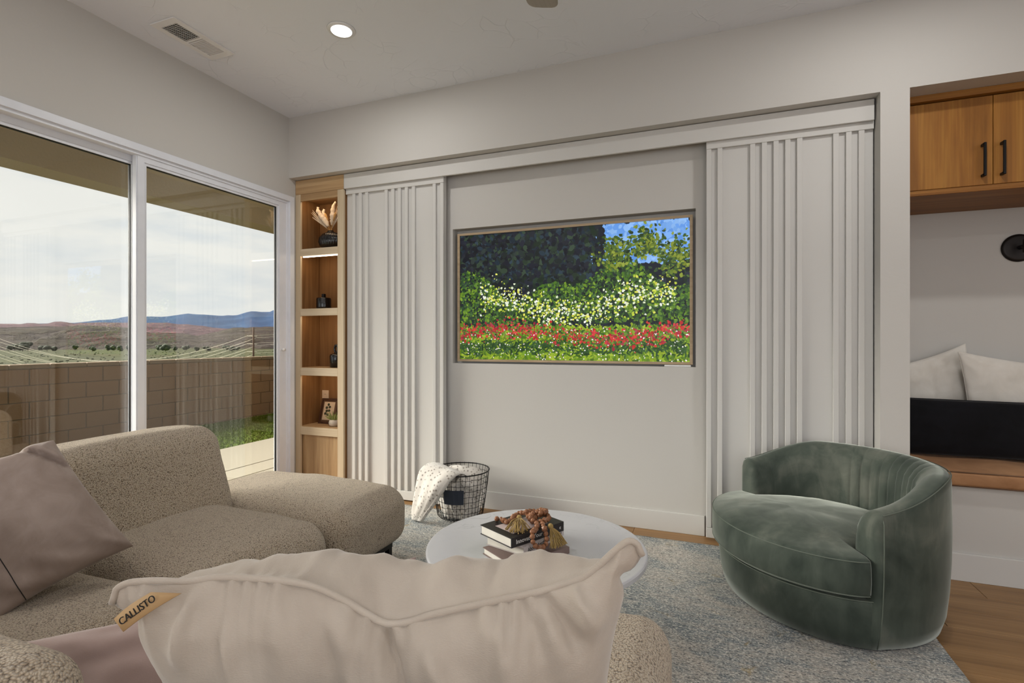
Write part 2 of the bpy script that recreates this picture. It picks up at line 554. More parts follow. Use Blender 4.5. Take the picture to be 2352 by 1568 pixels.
def pillow(TL, TR, BR, BL, thick, n=44, conc=0.10, front_dir=None, chop=0.0, expo=0.42, wrinkle=0.004, seed=0.0, pipe=0.0, asym=1.0, extra=None):
    TL, TR, BR, BL = map(Vector, (TL, TR, BR, BL))
    N = (TR - BL).cross(TL - BR).normalized()
    if front_dir is not None and N.dot(Vector(front_dir)) < 0: N = -N
    Hd = ((BL - TL) + (BR - TR)) / 2
    bm = B()
    def base(u, v, s=-1):
        uu = u * (1 - conc * (1 - v * v))
        vv = v * (1 - conc * (1 - u * u))
        a, b = (uu + 1) / 2, (vv + 1) / 2
        p = (BL * (1 - a) + BR * a) * (1 - b) + (TL * (1 - a) + TR * a) * b
        if chop:
            p = p + Hd * chop * math.exp(-(u / 0.5) ** 2) * smoothstep(-0.6 if s < 0 else 0.72, 1.0, v)
        return p
    g = [math.sin(math.pi / 2 * (-1 + 2 * i / n)) for i in range(n + 1)]
    sides = {}
    for s in (1, -1):
        V = []
        for j, v in enumerate(g):
            row = []
            for i, u in enumerate(g):
                edge = i in (0, n) or j in (0, n)
                if edge and s == -1:
                    row.append(sides[(i, j)]); continue
                p = base(u, v, s)
                f = max(0.0, (1 - u * u) * (1 - v * v)) ** expo
                t = thick / 2 * f * (asym if s == 1 else 2 - asym)
                if not edge:
                    q = Vector((u * 2.2, v * 2.2, s * 3 + seed))
                    rad = abs(u) ** 2 + abs(v) ** 2
                    ang = math.atan2(abs(v) - 1.15, abs(u) - 1.15)
                    wr = fbm(q, 3) * 1.3 + math.sin(ang * 16 + seed + 5 * u) * 0.5 * smoothstep(0.3, 1.2, rad) + 0.6 * noise.ridged_multi_fractal(Vector((u * 3.0 + seed, v * 1.2, s)), 1.0, 2.0, 2, 1.0, 2.0) - 0.6
                    t += wr * wrinkle * min(1, f * 1.4)
                w = p + N * (t * s)
                if extra: w = extra(w, u, v, s)
                vv = bm.verts.new(w)
                if edge: sides[(i, j)] = vv
                row.append(vv)
            V.append(row)
        grid_faces(bm, V)
    loop = [sides[(i, 0)].co.copy() for i in range(n)] + [sides[(n, j)].co.copy() for j in range(n)] + [sides[(n - i, n)].co.copy() for i in range(n)] + [sides[(0, n - j)].co.copy() for j in range(n)]
    return bm, loop

def text_obj(body, size, origin, ux, uy, mat, parent, extrude=0.0004, align='LEFT'):
    cu = bpy.data.curves.new('lettering', 'FONT')
    cu.body = body; cu.size = size; cu.extrude = extrude; cu.align_x = align
    cu.resolution_u = 3
    tmp = bpy.data.objects.new('tmp_text', cu)
    COL.objects.link(tmp)
    dg = bpy.context.evaluated_depsgraph_get()
    me = bpy.data.meshes.new_from_object(tmp.evaluated_get(dg))
    bpy.data.objects.remove(tmp)
    ux, uy = Vector(ux).normalized(), Vector(uy).normalized()
    uz = ux.cross(uy)
    me.transform(Matrix(((ux.x, uy.x, uz.x, origin[0]), (ux.y, uy.y, uz.y, origin[1]), (ux.z, uy.z, uz.z, origin[2]), (0, 0, 0, 1))))
    me.materials.clear()
    return obj('lettering', me, mat, parent)

# ------------------------------------------------------------------ room shell
CEIL = 3.05
NT_ = 2.557          # underside of the dropped header
def struct(name, bm, mat, parent=None, label=None, smooth=False):
    o = obj(name, bm, mat, parent, smooth)
    if parent is None: o['kind'] = 'structure'
    if label: o['label'] = label
    return o

bm = B()
box(bm, -0.15, 0, -7.9, 0.75, 2.41, CEIL)
box(bm, -0.15, 0, -7.9, -3.67, -0.1, 2.41)
box(bm, -0.15, 0, 0.045, 0.75, -0.1, 2.41)
struct('wall_left', bm, 'wall', label='warm grey wall around the sliding glass door')
bm = B()
box(bm, 0, 8.2, 0, 0.75, NT_, CEIL)
box(bm, 0, 0.5, 0.36, 0.75, -0.1, NT_)
box(bm, 0.5, 1.416, 0.17, 0.75, -0.1, NT_)
box(bm, 3.136, 4.072, 0.17, 0.75, -0.1, NT_)
box(bm, 1.416, 3.136, 0.17, 0.75, -0.1, 1.058)
box(bm, 1.416, 3.136, 0.17, 0.75, 2.062, NT_)
box(bm, 1.416, 3.136, 0.25, 0.75, 1.058, 2.062)
box(bm, 4.072, 4.203, 0, 0.75, -0.1, NT_)
box(bm, 4.203, 6.4, 0, 0.75, -0.1, 0.48)
box(bm, 4.203, 6.4, 0.652, 0.75, 0.48, NT_)
box(bm, 6.4, 8.2, 0, 0.75, -0.1, NT_)
struct('wall_back', bm, 'wall', label='warm grey wall with television recess and bench alcove')
bm = B()
box(bm, -0.15, 8.4, -7.9, -7.7, -0.1, 0.25); box(bm, -0.15, 8.4, -7.9, -7.7, 2.65, CEIL)
box(bm, -0.15, 1.05, -7.9, -7.7, 0.25, 2.65); box(bm, 6.15, 8.4, -7.9, -7.7, 0.25, 2.65)
struct('wall_rear', bm, 'wall', label='warm grey wall with a wide added window')
bm = B()
box(bm, 8.2, 8.4, -7.7, 0.75, -0.1, 0.3); box(bm, 8.2, 8.4, -7.7, 0.75, 2.6, CEIL)
box(bm, 8.2, 8.4, -7.7, -6.35, 0.3, 2.6); box(bm, 8.2, 8.4, -2.85, 0.75, 0.3, 2.6)
struct('wall_right', bm, 'wall', label='warm grey side wall with an added window')
struct('ceiling', bx(-0.15, 8.4, -7.9, 0.75, CEIL, CEIL + 0.12), 'ceiling', label='white hand-troweled ceiling')
fl = struct('floor', bx(-0.15, 8.4, -7.9, 0.75, -0.1, -0.004), 'plank', label='oak plank floor')

RUG = (1.05, 4.08, -2.44, 0.0)
row = 0
yy = 0.17
while yy > -3.4:
    y1, y0 = yy, yy - 0.18
    x = -0.9 + (row * 0.47) % 1.22
    while x < 6.2:
        a, b = max(x, 0.0), min(x + 1.22, 6.2)
        x += 1.22
        if b - a < 0.05: continue
        if a > RUG[0] and b < RUG[1] and y0 > RUG[2] and y1 < RUG[3] - 0.02: continue
        if b < 1.05 and y1 < -0.9: continue
        obj('plank', bx(a + 0.0008, b - 0.0008, y0 + 0.0008, y1 - 0.0008, -0.012, 0.0, bev=0.0012, seg=1), 'plank', fl)
    yy -= 0.18
    row += 1

def baseboard(name, bm, label):
    return struct(name, bm, 'trim', label=label)
bm = B(); box(bm, 1.40, 3.19, 0.157, 0.17, 0, 0.127, bev=0.003)
baseboard('baseboard_back', bm, 'flat greige baseboard under the television')
bm = B(); box(bm, 4.075, 8.2, -0.014, 0.0, 0, 0.14, bev=0.003)
baseboard('baseboard_right', bm, 'flat greige baseboard under the bench')

# unseen windows added behind the camera to carry the fill lights
for nm, bmv in (('added_window_1', (1.05, 6.15, -7.72, -7.68, 0.25, 2.65)), ):
    bm = B()
    x0, x1, y0, y1, z0, z1 = bmv
    box(bm, x0, x1, y0, y1, z0, z0 + 0.04); box(bm, x0, x1, y0, y1, z1 - 0.04, z1)
    for q in (x0, x0 + 1.7, x1 - 1.74, x1 - 0.04): box(bm, q, q + 0.04, y0, y1, z0 + 0.04, z1 - 0.04)
    struct(nm, bm, 'vinyl', label='wide white window frame added unseen behind the sofa')
bm = B()
for q in (-6.35, -4.62, -2.89): box(bm, 8.18, 8.22, q, q + 0.04, 0.34, 2.56)
box(bm, 8.18, 8.22, -6.35, -2.85, 0.3, 0.34); box(bm, 8.18, 8.22, -6.35, -2.85, 2.56, 2.6)
struct('added_window_2', bm, 'vinyl', label='white window frame added unseen in the side wall')

# ------------------------------------------------------------------ sliding glass door
door = thing('door_1', (0, -1.2, 0), 'white vinyl sliding glass door onto the patio', None, kind='structure')
D0, D1 = -3.67, 0.045
bm = B()
for (a, b, x0, x1) in ((0.0, 0.042, -0.13, 0.012), (0.042, 0.06, -0.13, -0.004)):
    box(bm, x0, x1, D0 + a, D1 - a, 2.41 - b, 2.41 - a)
    box(bm, x0, x1, D0 + a, D0 + b, 0.0, 2.41 - b)
    box(bm, x0, x1, D1 - b, D1 - a, 0.0, 2.41 - b)
obj('frame', bm, 'vinyl', door)
obj('threshold', bx(-0.13, 0.01, D0 + 0.06, D1 - 0.06, -0.02, 0.03, bev=0.004), 'vinyl', door)
def door_panel(y0, y1, xc, sl, sr):
    p = obj('sash', sash(y0, y1, xc, sl, sr), 'vinyl', door)
    obj('pane', bx(xc - 0.003, xc + 0.003, y0 + sl - 0.006, y1 - sr + 0.006, 0.094, 2.306), 'glass', p)
    bm = B()
    for a, b, c, d in ((y0 + sl - 0.004, y0 + sl + 0.003, 0.10, 2.30), (y1 - sr - 0.003, y1 - sr + 0.004, 0.10, 2.30), (y0 + sl, y1 - sr, 2.296, 2.303), (y0 + sl, y1 - sr, 0.097, 0.104)):
        box(bm, xc - 0.008, xc + 0.008, a, b, c, d)
    obj('gasket', bm, 'black', p)
def sash(y0, y1, xc, sl, sr):
    bm = B()
    for (ins, dx) in ((0.0, 0.017), (0.016, 0.024)):
        a0, a1 = y0 + ins * 0.4, y1 - ins * 0.4
        box(bm, xc - dx, xc + dx, a0, y0 + sl - ins, 0.03, 2.36)
        box(bm, xc - dx, xc + dx, y1 - sr + ins, a1, 0.03, 2.36)
        box(bm, xc - dx, xc + dx, y0 + sl - ins, y1 - sr + ins, 2.30 + ins, 2.36)
        box(bm, xc - dx, xc + dx, y0 + sl - ins, y1 - sr + ins, 0.03, 0.10 - ins)
    return bm
door_panel(-1.192, -0.008, -0.036, 0.062, 0.098)
door_panel(-2.42, -1.12, -0.088, 0.062, 0.064)
door_panel(-3.62, -2.36, -0.036, 0.062, 0.062)  # third panel out of view, added to let in more daylight
bm = B(); tube(bm, [(-0.012, -0.06, 1.155), (0.016, -0.06, 1.155)], 0.011, 12)
obj('latch_knob', bm, 'white', door, True)

# ------------------------------------------------------------------ outdoors
pt = thing('patio', (-1.26, 1, -0.1), 'pale concrete patio slab in cast strips', None, kind='structure')
for a, b in ((-1.036, -0.15), (-1.372, -1.048), (-2.38, -1.384)):
    for c, d in ((-6.0, -2.406), (-2.394, 3.594), (3.606, 9.0)):
        obj('slab_strip', bx(a, b, c, d, -0.2, -0.1, bev=0.006, seg=1), 'concrete', pt)
obj('slab_base', bx(-2.38, -0.15, -6, 9, -0.3, -0.115), 'joint', pt)
bm = B()
box(bm, -2.67, -2.35, -8, 12, 2.775, 3.2)
box(bm, -2.35, -0.15, -8, 12, 3.02, 3.12)
box(bm, -2.9, -0.15, -8, 12, 3.2, 3.3)
struct('trim_1', bm, 'stucco', label='tan stucco beam and ceiling of the patio cover')

bm = B()
xs = np.linspace(-4.395, -2.385, 12); ys = np.linspace(-6, 12, 60)
V = [[bm.verts.new((x, y, -0.125 + 0.006 * noise.noise(Vector((x * 3, y * 3, 0))))) for x in xs] for y in ys]
grid_faces(bm, V)
for i in range(24000):
    x = rng.uniform(-4.38, -2.39); y = rng.uniform(0.6, 6.0)
    a = rng.uniform(0, 6.28); h = rng.uniform(0.012, 0.03); w = 0.006
    dx, dy = w * math.cos(a), w * math.sin(a)
    bm.faces.new((bm.verts.new((x - dx, y - dy, -0.125)), bm.verts.new((x + dx, y + dy, -0.125)), bm.verts.new((x + rng.uniform(-0.01, 0.01), y + rng.uniform(-0.01, 0.01), -0.125 + h))))
o = obj('lawn', bm, 'lawn', None, label='short green lawn between the patio and block wall', kind='stuff')
o['category'] = 'grass'

gw = thing('garden_wall', (-4.5, 2, -0.12), 'tan concrete block wall closing off the lawn', 'wall', kind=None)
obj('mortar_core', bx(-4.59, -4.41, -4.0, 12.0, -0.5, 0.89), 'mortar', gw)
for k in range(6):
    z1 = 0.888 - 0.2 * k
    off = 0.405 if k % 2 == 0 else 0.205
    base_ = bx(-4.6, -4.4, 0.005, 0.397, z1 - 0.194, z1, bev=0.006, seg=1)
    src = None
    j0 = int((-4.0 - off) / 0.401)
    y = off + j0 * 0.401
    while y < 11.5:
        if src is None:
            for v in base_.verts: v.co.y += y
            src = obj('block', base_, 'block', gw); ys0 = y
        else:
            copies(src, [(0, y - ys0, 0)], gw)
        y += 0.401
src = None
y = -3.8
while y < 11.5:
    if src is None:
        src = obj('cap_block', bx(-4.61, -4.392, y + 0.004, y + 0.397, 0.892, 0.944, bev=0.006, seg=1), 'cap', gw); ys0 = y
    else:
        copies(src, [(0, y - ys0, 0)], gw)
    y += 0.401

# country beyond the wall
def gz(r): return -0.6 - 5.9 * smoothstep(9, 140, r)
bm = B()
V = []
for r in np.geomspace(9, 1400, 40):
    row = []
    for a in np.radians(np.linspace(-110, -20, 60)):
        z = gz(r) + 0.3 * noise.noise(Vector((r * 0.03, a * 9, 2)))
        row.append(bm.verts.new((CAM.x + r * math.sin(a), CAM.y + r * math.cos(a), z)))
    V.append(row)
grid_faces(bm, V)
o = obj('brush_plain', bm, 'plain', None, True, label='olive desert brushland stretching beyond the block wall', kind='structure')

def px_az(u): return math.radians(-21.0) + math.atan((u - 1176.0) / 1180.0)
def hills(name, dist, foot, prof, mat, label, base_v=804, rough=0.06, seed=0.0, n=220, rows=22, steep=1.6):
    us = [p[0] for p in prof]; vs = [p[1] for p in prof]
    bm = B()
    V = []
    azs = np.radians(np.linspace(-112, -22, n))
    zb = CAM.z - (base_v - 784) / 1180.0 * dist
    zb = min(zb, -7.0)
    crest = []
    for a in azs:
        d = a - math.radians(-21)
        u = 1176 + 1180 * math.tan(d) if abs(d) < 1.45 else -9999
        v = float(np.interp(u, us, vs))
        Z = dist * math.cos(d)
        zc = CAM.z + (784 - v) / 1180.0 * dist * max(0.25, math.cos(d))
        zc += rough * 0.35 * (zc - zb) * fbm((a * 40, seed, 0), 4)
        crest.append(zc)
    for i in range(rows + 5):
        t = i / rows
        r = foot + (dist - foot) * t
        row = []
        for a, zc in zip(azs, crest):
            if t <= 1:
                s = t ** steep
                x, y = r * math.sin(a), r * math.cos(a)
                k = 8.0 / dist
                ero = (noise.ridged_multi_fractal(Vector((x * k * 2, y * k * 2, seed)), 1.0, 2.0, 4, 1.0, 2.0) - 1.0) * (zc - zb) * rough * 4 * t * (1 - t) * 2
                z = zb + (zc - zb) * s + ero * (1 - 0.9 * t ** 8)
                z = min(z, zb + (zc - zb) * (0.25 + 0.75 * t))
            else:
                z = zc - (zc - zb) * (t - 1) * 3
            row.append(bm.verts.new((CAM.x + r * math.sin(a), CAM.y + r * math.cos(a), z)))
        V.append(row)
    grid_faces(bm, V)
    return obj(name, bm, mat, None, True, label=label, kind='structure')
hills('mesa', 950, 420, [(-600, 760), (0, 752), (119, 749), (208, 747), (295, 752), (345, 763), (417, 765), (455, 771), (506, 759), (536, 752), (640, 750), (900, 748)], 'mesa', 'grey mauve mesa slopes behind the brushland', 806, 0.10, 1.0)
hills('red_cliffs', 2600, 1300, [(-600, 746), (0, 743), (50, 744), (71, 740), (89, 744), (110, 743), (131, 736), (150, 739), (167, 743), (223, 740), (295, 741), (375, 741), (446, 746), (506, 754), (700, 756)], 'redrock', 'pink red sandstone cliffs behind the mesa', 775, 0.10, 2.0, steep=1.2)
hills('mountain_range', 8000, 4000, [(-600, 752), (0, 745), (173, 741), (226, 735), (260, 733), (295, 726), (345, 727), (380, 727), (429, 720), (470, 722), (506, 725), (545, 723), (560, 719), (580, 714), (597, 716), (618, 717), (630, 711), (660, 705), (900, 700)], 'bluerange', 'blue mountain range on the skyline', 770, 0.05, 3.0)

bm = B()
for i in range(1700):
    r = math.exp(rng.uniform(math.log(70), math.log(480))); a = math.radians(rng.uniform(-74, -36))
    s = rng.uniform(0.2, 0.7)
    vs = sphere(bm, (CAM.x + r * math.sin(a), CAM.y + r * math.cos(a), gz(r) + s * 0.15), s, 1, (1, 1, rng.uniform(0.4, 0.7)))
o = obj('scrub', bm, 'scrub', None, True, label='olive scrub bushes dotted over the brushland', kind='stuff'); o['category'] = 'bushes'

def far_tree(u, Z, h, w, seed):
    a = px_az(u); r = Z / math.cos(a + math.radians(21))
    x, y = CAM.x + r * math.sin(a), CAM.y + r * math.cos(a)
    t = thing('tree', (x, y, -6.6), 'small dark tree on the far edge of the brushland', 'tree', 'row of far trees along the foot of the mesa')
    bm = B(); tube(bm, [(x, y, -6.9), (x, y, -6.5 + h * 0.4)], 0.2, 6); obj('trunk', bm, 'bark', t)
    bm = B()
    for k in range(5):
        c = Vector((x + rng.uniform(-w, w) * 0.4, y + rng.uniform(-w, w) * 0.4, -6.5 + h * rng.uniform(0.35, 0.75)))
        for v in sphere(bm, c, w * rng.uniform(0.35, 0.55), 2, (1, 1, 0.9)):
            v.co += (v.co - c).normalized() * 0.25 * w * noise.noise(v.co * 1.7 / max(w, 1) * 2)
    obj('crown', bm, 'treeleaf', t, True)
for i, (u, h, w) in enumerate([(20, 3.5, 4), (33, 4.4, 5), (52, 5.5, 5.5), (64, 6, 6), (96, 3, 5), (108, 3.4, 4), (124, 3, 4), (172, 3.6, 4), (212, 3, 3.6), (248, 4, 4), (262, 3.6, 4), (275, 3.4, 3.5), (293, 4, 5), (366, 3.6, 4), (380, 4, 5), (402, 3.4, 4), (428, 3.6, 4), (450, 3, 3), (474, 3.4, 4), (520, 3.2, 4), (532, 3.4, 3.4), (545, 3.0, 3)]):
    far_tree(u, 420 + 25 * math.sin(i * 2.1), h * 1.25, w * 0.85, i)

px, py = -71.33, 64.51
t = thing('power_pole', (px, py, -6), 'dark wooden power pole beyond the block wall', 'power pole')
bm = B(); tube(bm, [(px, py, -6.6), (px, py, 3.7)], [0.18, 0.13], 10); obj('post', bm, 'bark', t, True)
for z in (2.2, 0.84, -0.53):
    bm = B(); tube(bm, [(px - 0.9, py - 0.5, z), (px + 0.5, py + 0.3, z - 0.1)], 0.05, 6); obj('insulator_arm', bm, 'wire', t)
for z in (2.2, 0.84, -0.53):
    for dx in (-0.9, 0.5):
        a = Vector((px + dx, py + dx * 0.55, z + (0 if dx < 0 else -0.3)))
        L = Vector((-123.5 + dx, 44.6 + dx, a.z + 4.6))
        R = Vector((-45 + dx, 92, a.z + 2.6))
        pts = []
        for i in range(41):
            s = i / 40
            p = a.lerp(L, s); p.z -= 26.0 * s * (1 - s); pts.append(p)
        pts = list(reversed(pts)) + [a.lerp(R, i / 12) - Vector((0, 0, 0.8 * (i / 12) * (1 - i / 12))) for i in range(1, 13)]
        bm = B(); tube(bm, pts, 0.02, 5)
        obj('power_cable', bm, 'wire', None, True, label='pale overhead cable slung from the dark wooden pole', cat='cable', group='overhead cables on the wooden pole')

# ------------------------------------------------------------------ oak shelf unit in the corner
CF, CB = 0.067, 0.335
cab = thing('shelf_unit', (0.245, 0.2, 0), 'tall narrow light oak shelf unit beside the sliding door', 'shelf unit')
obj('side_panel', bx(0.004, 0.02, CF + 0.02, CB, 0, 2.43), 'oakin', cab)
obj('side_panel', bx(0.474, 0.491, CF + 0.02, CB, 0, 2.43), 'oakin', cab)
obj('back_panel', bx(0.02, 0.474, CB, CB + 0.015, 0, 2.43), 'oakin', cab)
obj('stile', bx(0.003, 0.055, CF, CF + 0.02, 0, 2.436, bev=0.0012, seg=1), 'oakface', cab)
obj('stile', bx(0.433, 0.492, CF, CF + 0.02, 0, 2.436, bev=0.0012, seg=1), 'oakface', cab)
obj('header', bx(0.003, 0.492, CF, CF + 0.02, 2.437, 2.553, bev=0.0012, seg=1), 'oakx', cab)
obj('top_rail', bx(0.0555, 0.4325, CF + 0.001, CF + 0.02, 2.38, 2.436, bev=0.0012, seg=1), 'oakx', cab)
obj('top_board', bx(0.02, 0.474, CF + 0.02, CB, 2.418, 2.43), 'oakx', cab)
for z0, z1 in ((1.926, 1.983), (1.431, 1.49), (0.94, 1.004), (0.452, 0.516)):
    s = obj('shelf', bx(0.0555, 0.4325, CF + 0.001, CF + 0.02, z0, z1, bev=0.0012, seg=1), 'oakfacex', cab)
    obj('shelf_board', bx(0.02, 0.474, CF + 0.02, CB, z1 - 0.02, z1), 'oakx', s)
obj('lower_panel', bx(0.02, 0.474, CF + 0.035, CF + 0.05, 0.0, 0.47), 'oak', cab)
for z in (2.416, 1.930, 1.446, 0.972):
    obj('led_strip', bx(0.06, 0.43, CF + 0.024, CF + 0.034, z - 0.012, z - 0.004), 'glow', cab)
    l = bpy.data.lights.new('shelf_led', 'AREA'); l.shape = 'RECTANGLE'; l.size = 0.36; l.size_y = 0.02
    l.energy = 0.22; l.color = (1, 0.74, 0.45)
    lo = bpy.data.objects.new('shelf_led', l); COL.objects.link(lo)
    lo.location = (0.245, CF + 0.045, z - 0.016)
    lo.rotation_euler = Vector((-0.1, 0.6, -1)).to_track_quat('-Z', 'X').to_euler()
    lo.rotation_euler = (math.radians(25), 0, 0)

# pleated black vase with dried stems (top shelf)
t = thing('vase', (0.26, 0.19, 1.983), 'glossy black pleated round vase on the top shelf', 'vase')
bm = B()
prof = [(0.03, 0.0), (0.05, 0.004), (0.09, 0.03), (0.108, 0.07), (0.10, 0.105), (0.07, 0.135), (0.032, 0.15), (0.027, 0.162), (0.022, 0.162), (0.022, 0.12)]
rings = []
for r, z in prof:
    rings.append([(0.26 + r * (1 + (0.07 * abs(math.sin(a * 14)) if r > 0.04 else 0)) * math.cos(a), 0.19 + r * 0.62 * (1 + (0.07 * abs(math.sin(a * 14)) if r > 0.04 else 0)) * math.sin(a), 1.984 + z) for a in [2 * math.pi * k / 112 for k in range(112)]])
loft(bm, rings)
obj('body', bm, 'ceramic', t, True)
def stem(tip, kind, lab, r0=0.016, base=(0.26, 0.19, 2.14)):
    base = Vector(base) + Vector((rng.uniform(-0.008, 0.008), rng.uniform(-0.006, 0.006), 0))
    tip = Vector(tip); mid = base.lerp(tip, 0.55) + Vector((0.0, 0.0, 0.006))
    T = thing('dried_stem', base, lab, 'dried flower', 'dried stems in the black vase')
    bm = B(); tube(bm, [base - Vector((0, 0, 0.06)), base, mid], 0.0018, 5); obj('stalk', bm, 'straw', T)
    bm = B()
    if kind == 'plume':
        pts, rr = [], []
        for i in range(18):
            s = i / 17
            p = base.lerp(tip, 0.22 + 0.78 * s)
            if s > 0.85: p += Vector((0.022 * (s - 0.85) / 0.15, 0, 0.004))
            pts.append(p); rr.append(r0 * (0.3 + 0.9 * math.sin(math.pi * min(1, s * 0.8 + 0.12))) * (1 + 0.25 * rng.uniform(-1, 1)))
        tube(bm, pts, rr, 9)
        obj('plume', bm, 'pampas', T, True)
    elif kind == 'grass':
        for k in range(9):
            off = Vector((rng.uniform(-0.03, 0.03), rng.uniform(-0.02, 0.02), rng.uniform(-0.05, 0.02)))
            tube(bm, [base.lerp(tip, 0.15), base.lerp(tip, 0.6) + off * 0.5, tip + off], [0.002, 0.004, 0.001], 5)
        obj('spikelets', bm, 'pampas', T, True)
    else:
        d = (tip - base).normalized()
        tube(bm, [mid - d * 0.01, mid, tip - d * 0.02, tip], [0.001, 0.006, 0.0105, 0.003], 8)
        tube(bm, [base, mid], 0.0015, 5)
        obj('seed_head', bm, 'straw', T, True)
stem((0.125, 0.17, 2.345), 'plume', 'cream pampas plume curling at its tip in the black vase', 0.018)
stem((0.165, 0.20, 2.33), 'plume', 'shorter cream pampas plume beside the curling one', 0.015)
stem((0.30, 0.18, 2.375), 'plume', 'straight upright cream pampas plume in the black vase', 0.016)
stem((0.085, 0.18, 2.31), 'grass', 'wispy spray of dried grass fanning low from the black vase')
stem((0.36, 0.19, 2.33), 'grass', 'wispy dried grass partly hidden by the oak stile')
stem((0.20, 0.19, 2.30), 'head', 'thin straw stem with one brush-shaped seed head')
stem((0.33, 0.17, 2.29), 'head', 'straw seed head beside the upright plume')

# black lidded jar, second shelf
t = thing('jar', (0.18, 0.2, 1.49), 'low black glossy jar with a square stopper on the second shelf', 'jar')
bm = B(); lathe(bm, [(0.05, 0), (0.058, 0.003), (0.06, 0.02), (0.06, 0.085), (0.056, 0.096), (0.02, 0.099)], (0.18, 0.2, 1.491), 36); obj('body', bm, 'ceramic', t, True)
obj('stopper', bx(0.167, 0.193, 0.187, 0.213, 1.589, 1.622, bev=0.004), 'black', t)

# black bottle with loop handle, third shelf
t = thing('bottle', (0.31, 0.2, 1.004), 'black ceramic bottle with a looped top on the third shelf', 'bottle')
bm = B(); lathe(bm, [(0.045, 0), (0.05, 0.004), (0.052, 0.06), (0.054, 0.095), (0.048, 0.108), (0.02, 0.114), (0.016, 0.125)], (0.31, 0.2, 1.005), 32); obj('body', bm, 'ceramic', t, True)
bm = B()
tube(bm, [(0.31 + 0.016 * math.cos(a), 0.2, 1.157 + 0.033 * math.sin(a)) for a in [2 * math.pi * k / 24 for k in range(24)]], 0.009, 8, closed=True); obj('loop', bm, 'ceramic', t, True)

# outlet, picture, plant on the fourth opening
t = thing('wall_outlet', (0.083, CB - 0.002, 0.737), 'almond double wall outlet on the back of the shelf unit', 'outlet')
obj('plate', bx(0.049, 0.119, CB - 0.006, CB - 0.0005, 0.680, 0.794, bev=0.002, seg=1), 'outlet', t)
for zc in (0.717, 0.757):
    bm = B(); g = bmesh.ops.create_circle(bm, segments=20, radius=0.017, cap_ends=True)
    for v in bm.verts: v.co = Vector((0.084 + v.co.x, CB - 0.0065, zc + v.co.y * 0.85))
    r = bmesh.ops.extrude_face_region(bm, geom=bm.faces[:]); 
    for e in r['geom']:
        if isinstance(e, bmesh.types.BMVert): e.co.y -= 0.003
    rc = obj('receptacle', bm, 'outlet', t)
    bm = B()
    for q in (-0.006, 0.006): box(bm, 0.084 + q - 0.001, 0.084 + q + 0.001, CB - 0.0102, CB - 0.0092, zc - 0.002, zc + 0.006)
    obj('slot', bm, 'ink', rc)
t = thing('picture_frame', (0.17, 0.27, 0.516), 'dark wooden frame of pressed leaves leaning on the lowest shelf', 'picture')
LEAN = 0.055
def pf(x, z, d): # point on leaning picture plane
    return (x, 0.262 - d + LEAN * (z / 0.21), 0.5175 + z)
def slab(bm, x0, x1, z0, z1, d0, d1):
    loft(bm, [[pf(x0, z0, d0), pf(x1, z0, d0), pf(x1, z1, d0), pf(x0, z1, d0)], [pf(x0, z0, d1), pf(x1, z0, d1), pf(x1, z1, d1), pf(x0, z1, d1)]])
bm = B()
slab(bm, 0.075, 0.255, 0, 0.014, 0, 0.014); slab(bm, 0.075, 0.255, 0.196, 0.21, 0, 0.014)
slab(bm, 0.075, 0.089, 0.014, 0.196, 0, 0.014); slab(bm, 0.241, 0.255, 0.014, 0.196, 0, 0.014)
obj('frame', bm, 'walnut', t)
bm = B(); slab(bm, 0.089, 0.241, 0.014, 0.196, 0.0, 0.005); obj('glass_border', bm, 'saddle_side', t)
bm = B(); slab(bm, 0.103, 0.215, 0.03, 0.18, 0.005, 0.0065); art = obj('art_print', bm, 'artpaper', t)
for lx, lz in ((0.15, 0.158), (0.135, 0.132), (0.166, 0.138), (0.14, 0.105), (0.165, 0.108), (0.13, 0.083), (0.156, 0.076)):
    bm = B()
    ring0 = [pf(lx + 0.0125 * math.cos(a), lz + 0.0115 * math.sin(a), 0.0065) for a in [2 * math.pi * k / 14 for k in range(14)]]
    ring1 = [(p[0], p[1] - 0.0008, p[2]) for p in ring0]
    loft(bm, [ring0, ring1]); obj('leaf', bm, 'leafprint', art)
bm = B(); tube(bm, [pf(0.14, 0.055, 0.0075), pf(0.148, 0.1, 0.0075), pf(0.152, 0.155, 0.0075)], 0.0007, 4); obj('leaf_stem', bm, 'leafprint', art)
t = thing('succulent', (0.30, 0.19, 0.516), 'small succulent in a round white stone pot on the lowest shelf', 'plant')
bm = B(); lathe(bm, [(0.028, 0), (0.04, 0.006), (0.046, 0.026), (0.042, 0.046), (0.034, 0.054), (0.03, 0.05), (0.02, 0.044)], (0.30, 0.19, 0.517), 28); obj('pot', bm, 'stonepot', t, True)
for k in range(26):
    a, e = rng.uniform(0, 6.28), rng.uniform(0.5, 1.5)
    L = rng.uniform(0.03, 0.085)
    d = Vector((math.cos(a) * math.cos(e), math.sin(a) * math.cos(e), math.sin(e)))
    b0 = Vector((0.30, 0.19, 0.56)) + Vector((math.cos(a), math.sin(a), 0)) * 0.014
    bm = B(); tube(bm, [b0, b0 + d * L * 0.6, b0 + d * L], [0.003, 0.0065, 0.001], 6); obj('leaf', bm, 'succulent', t, True)

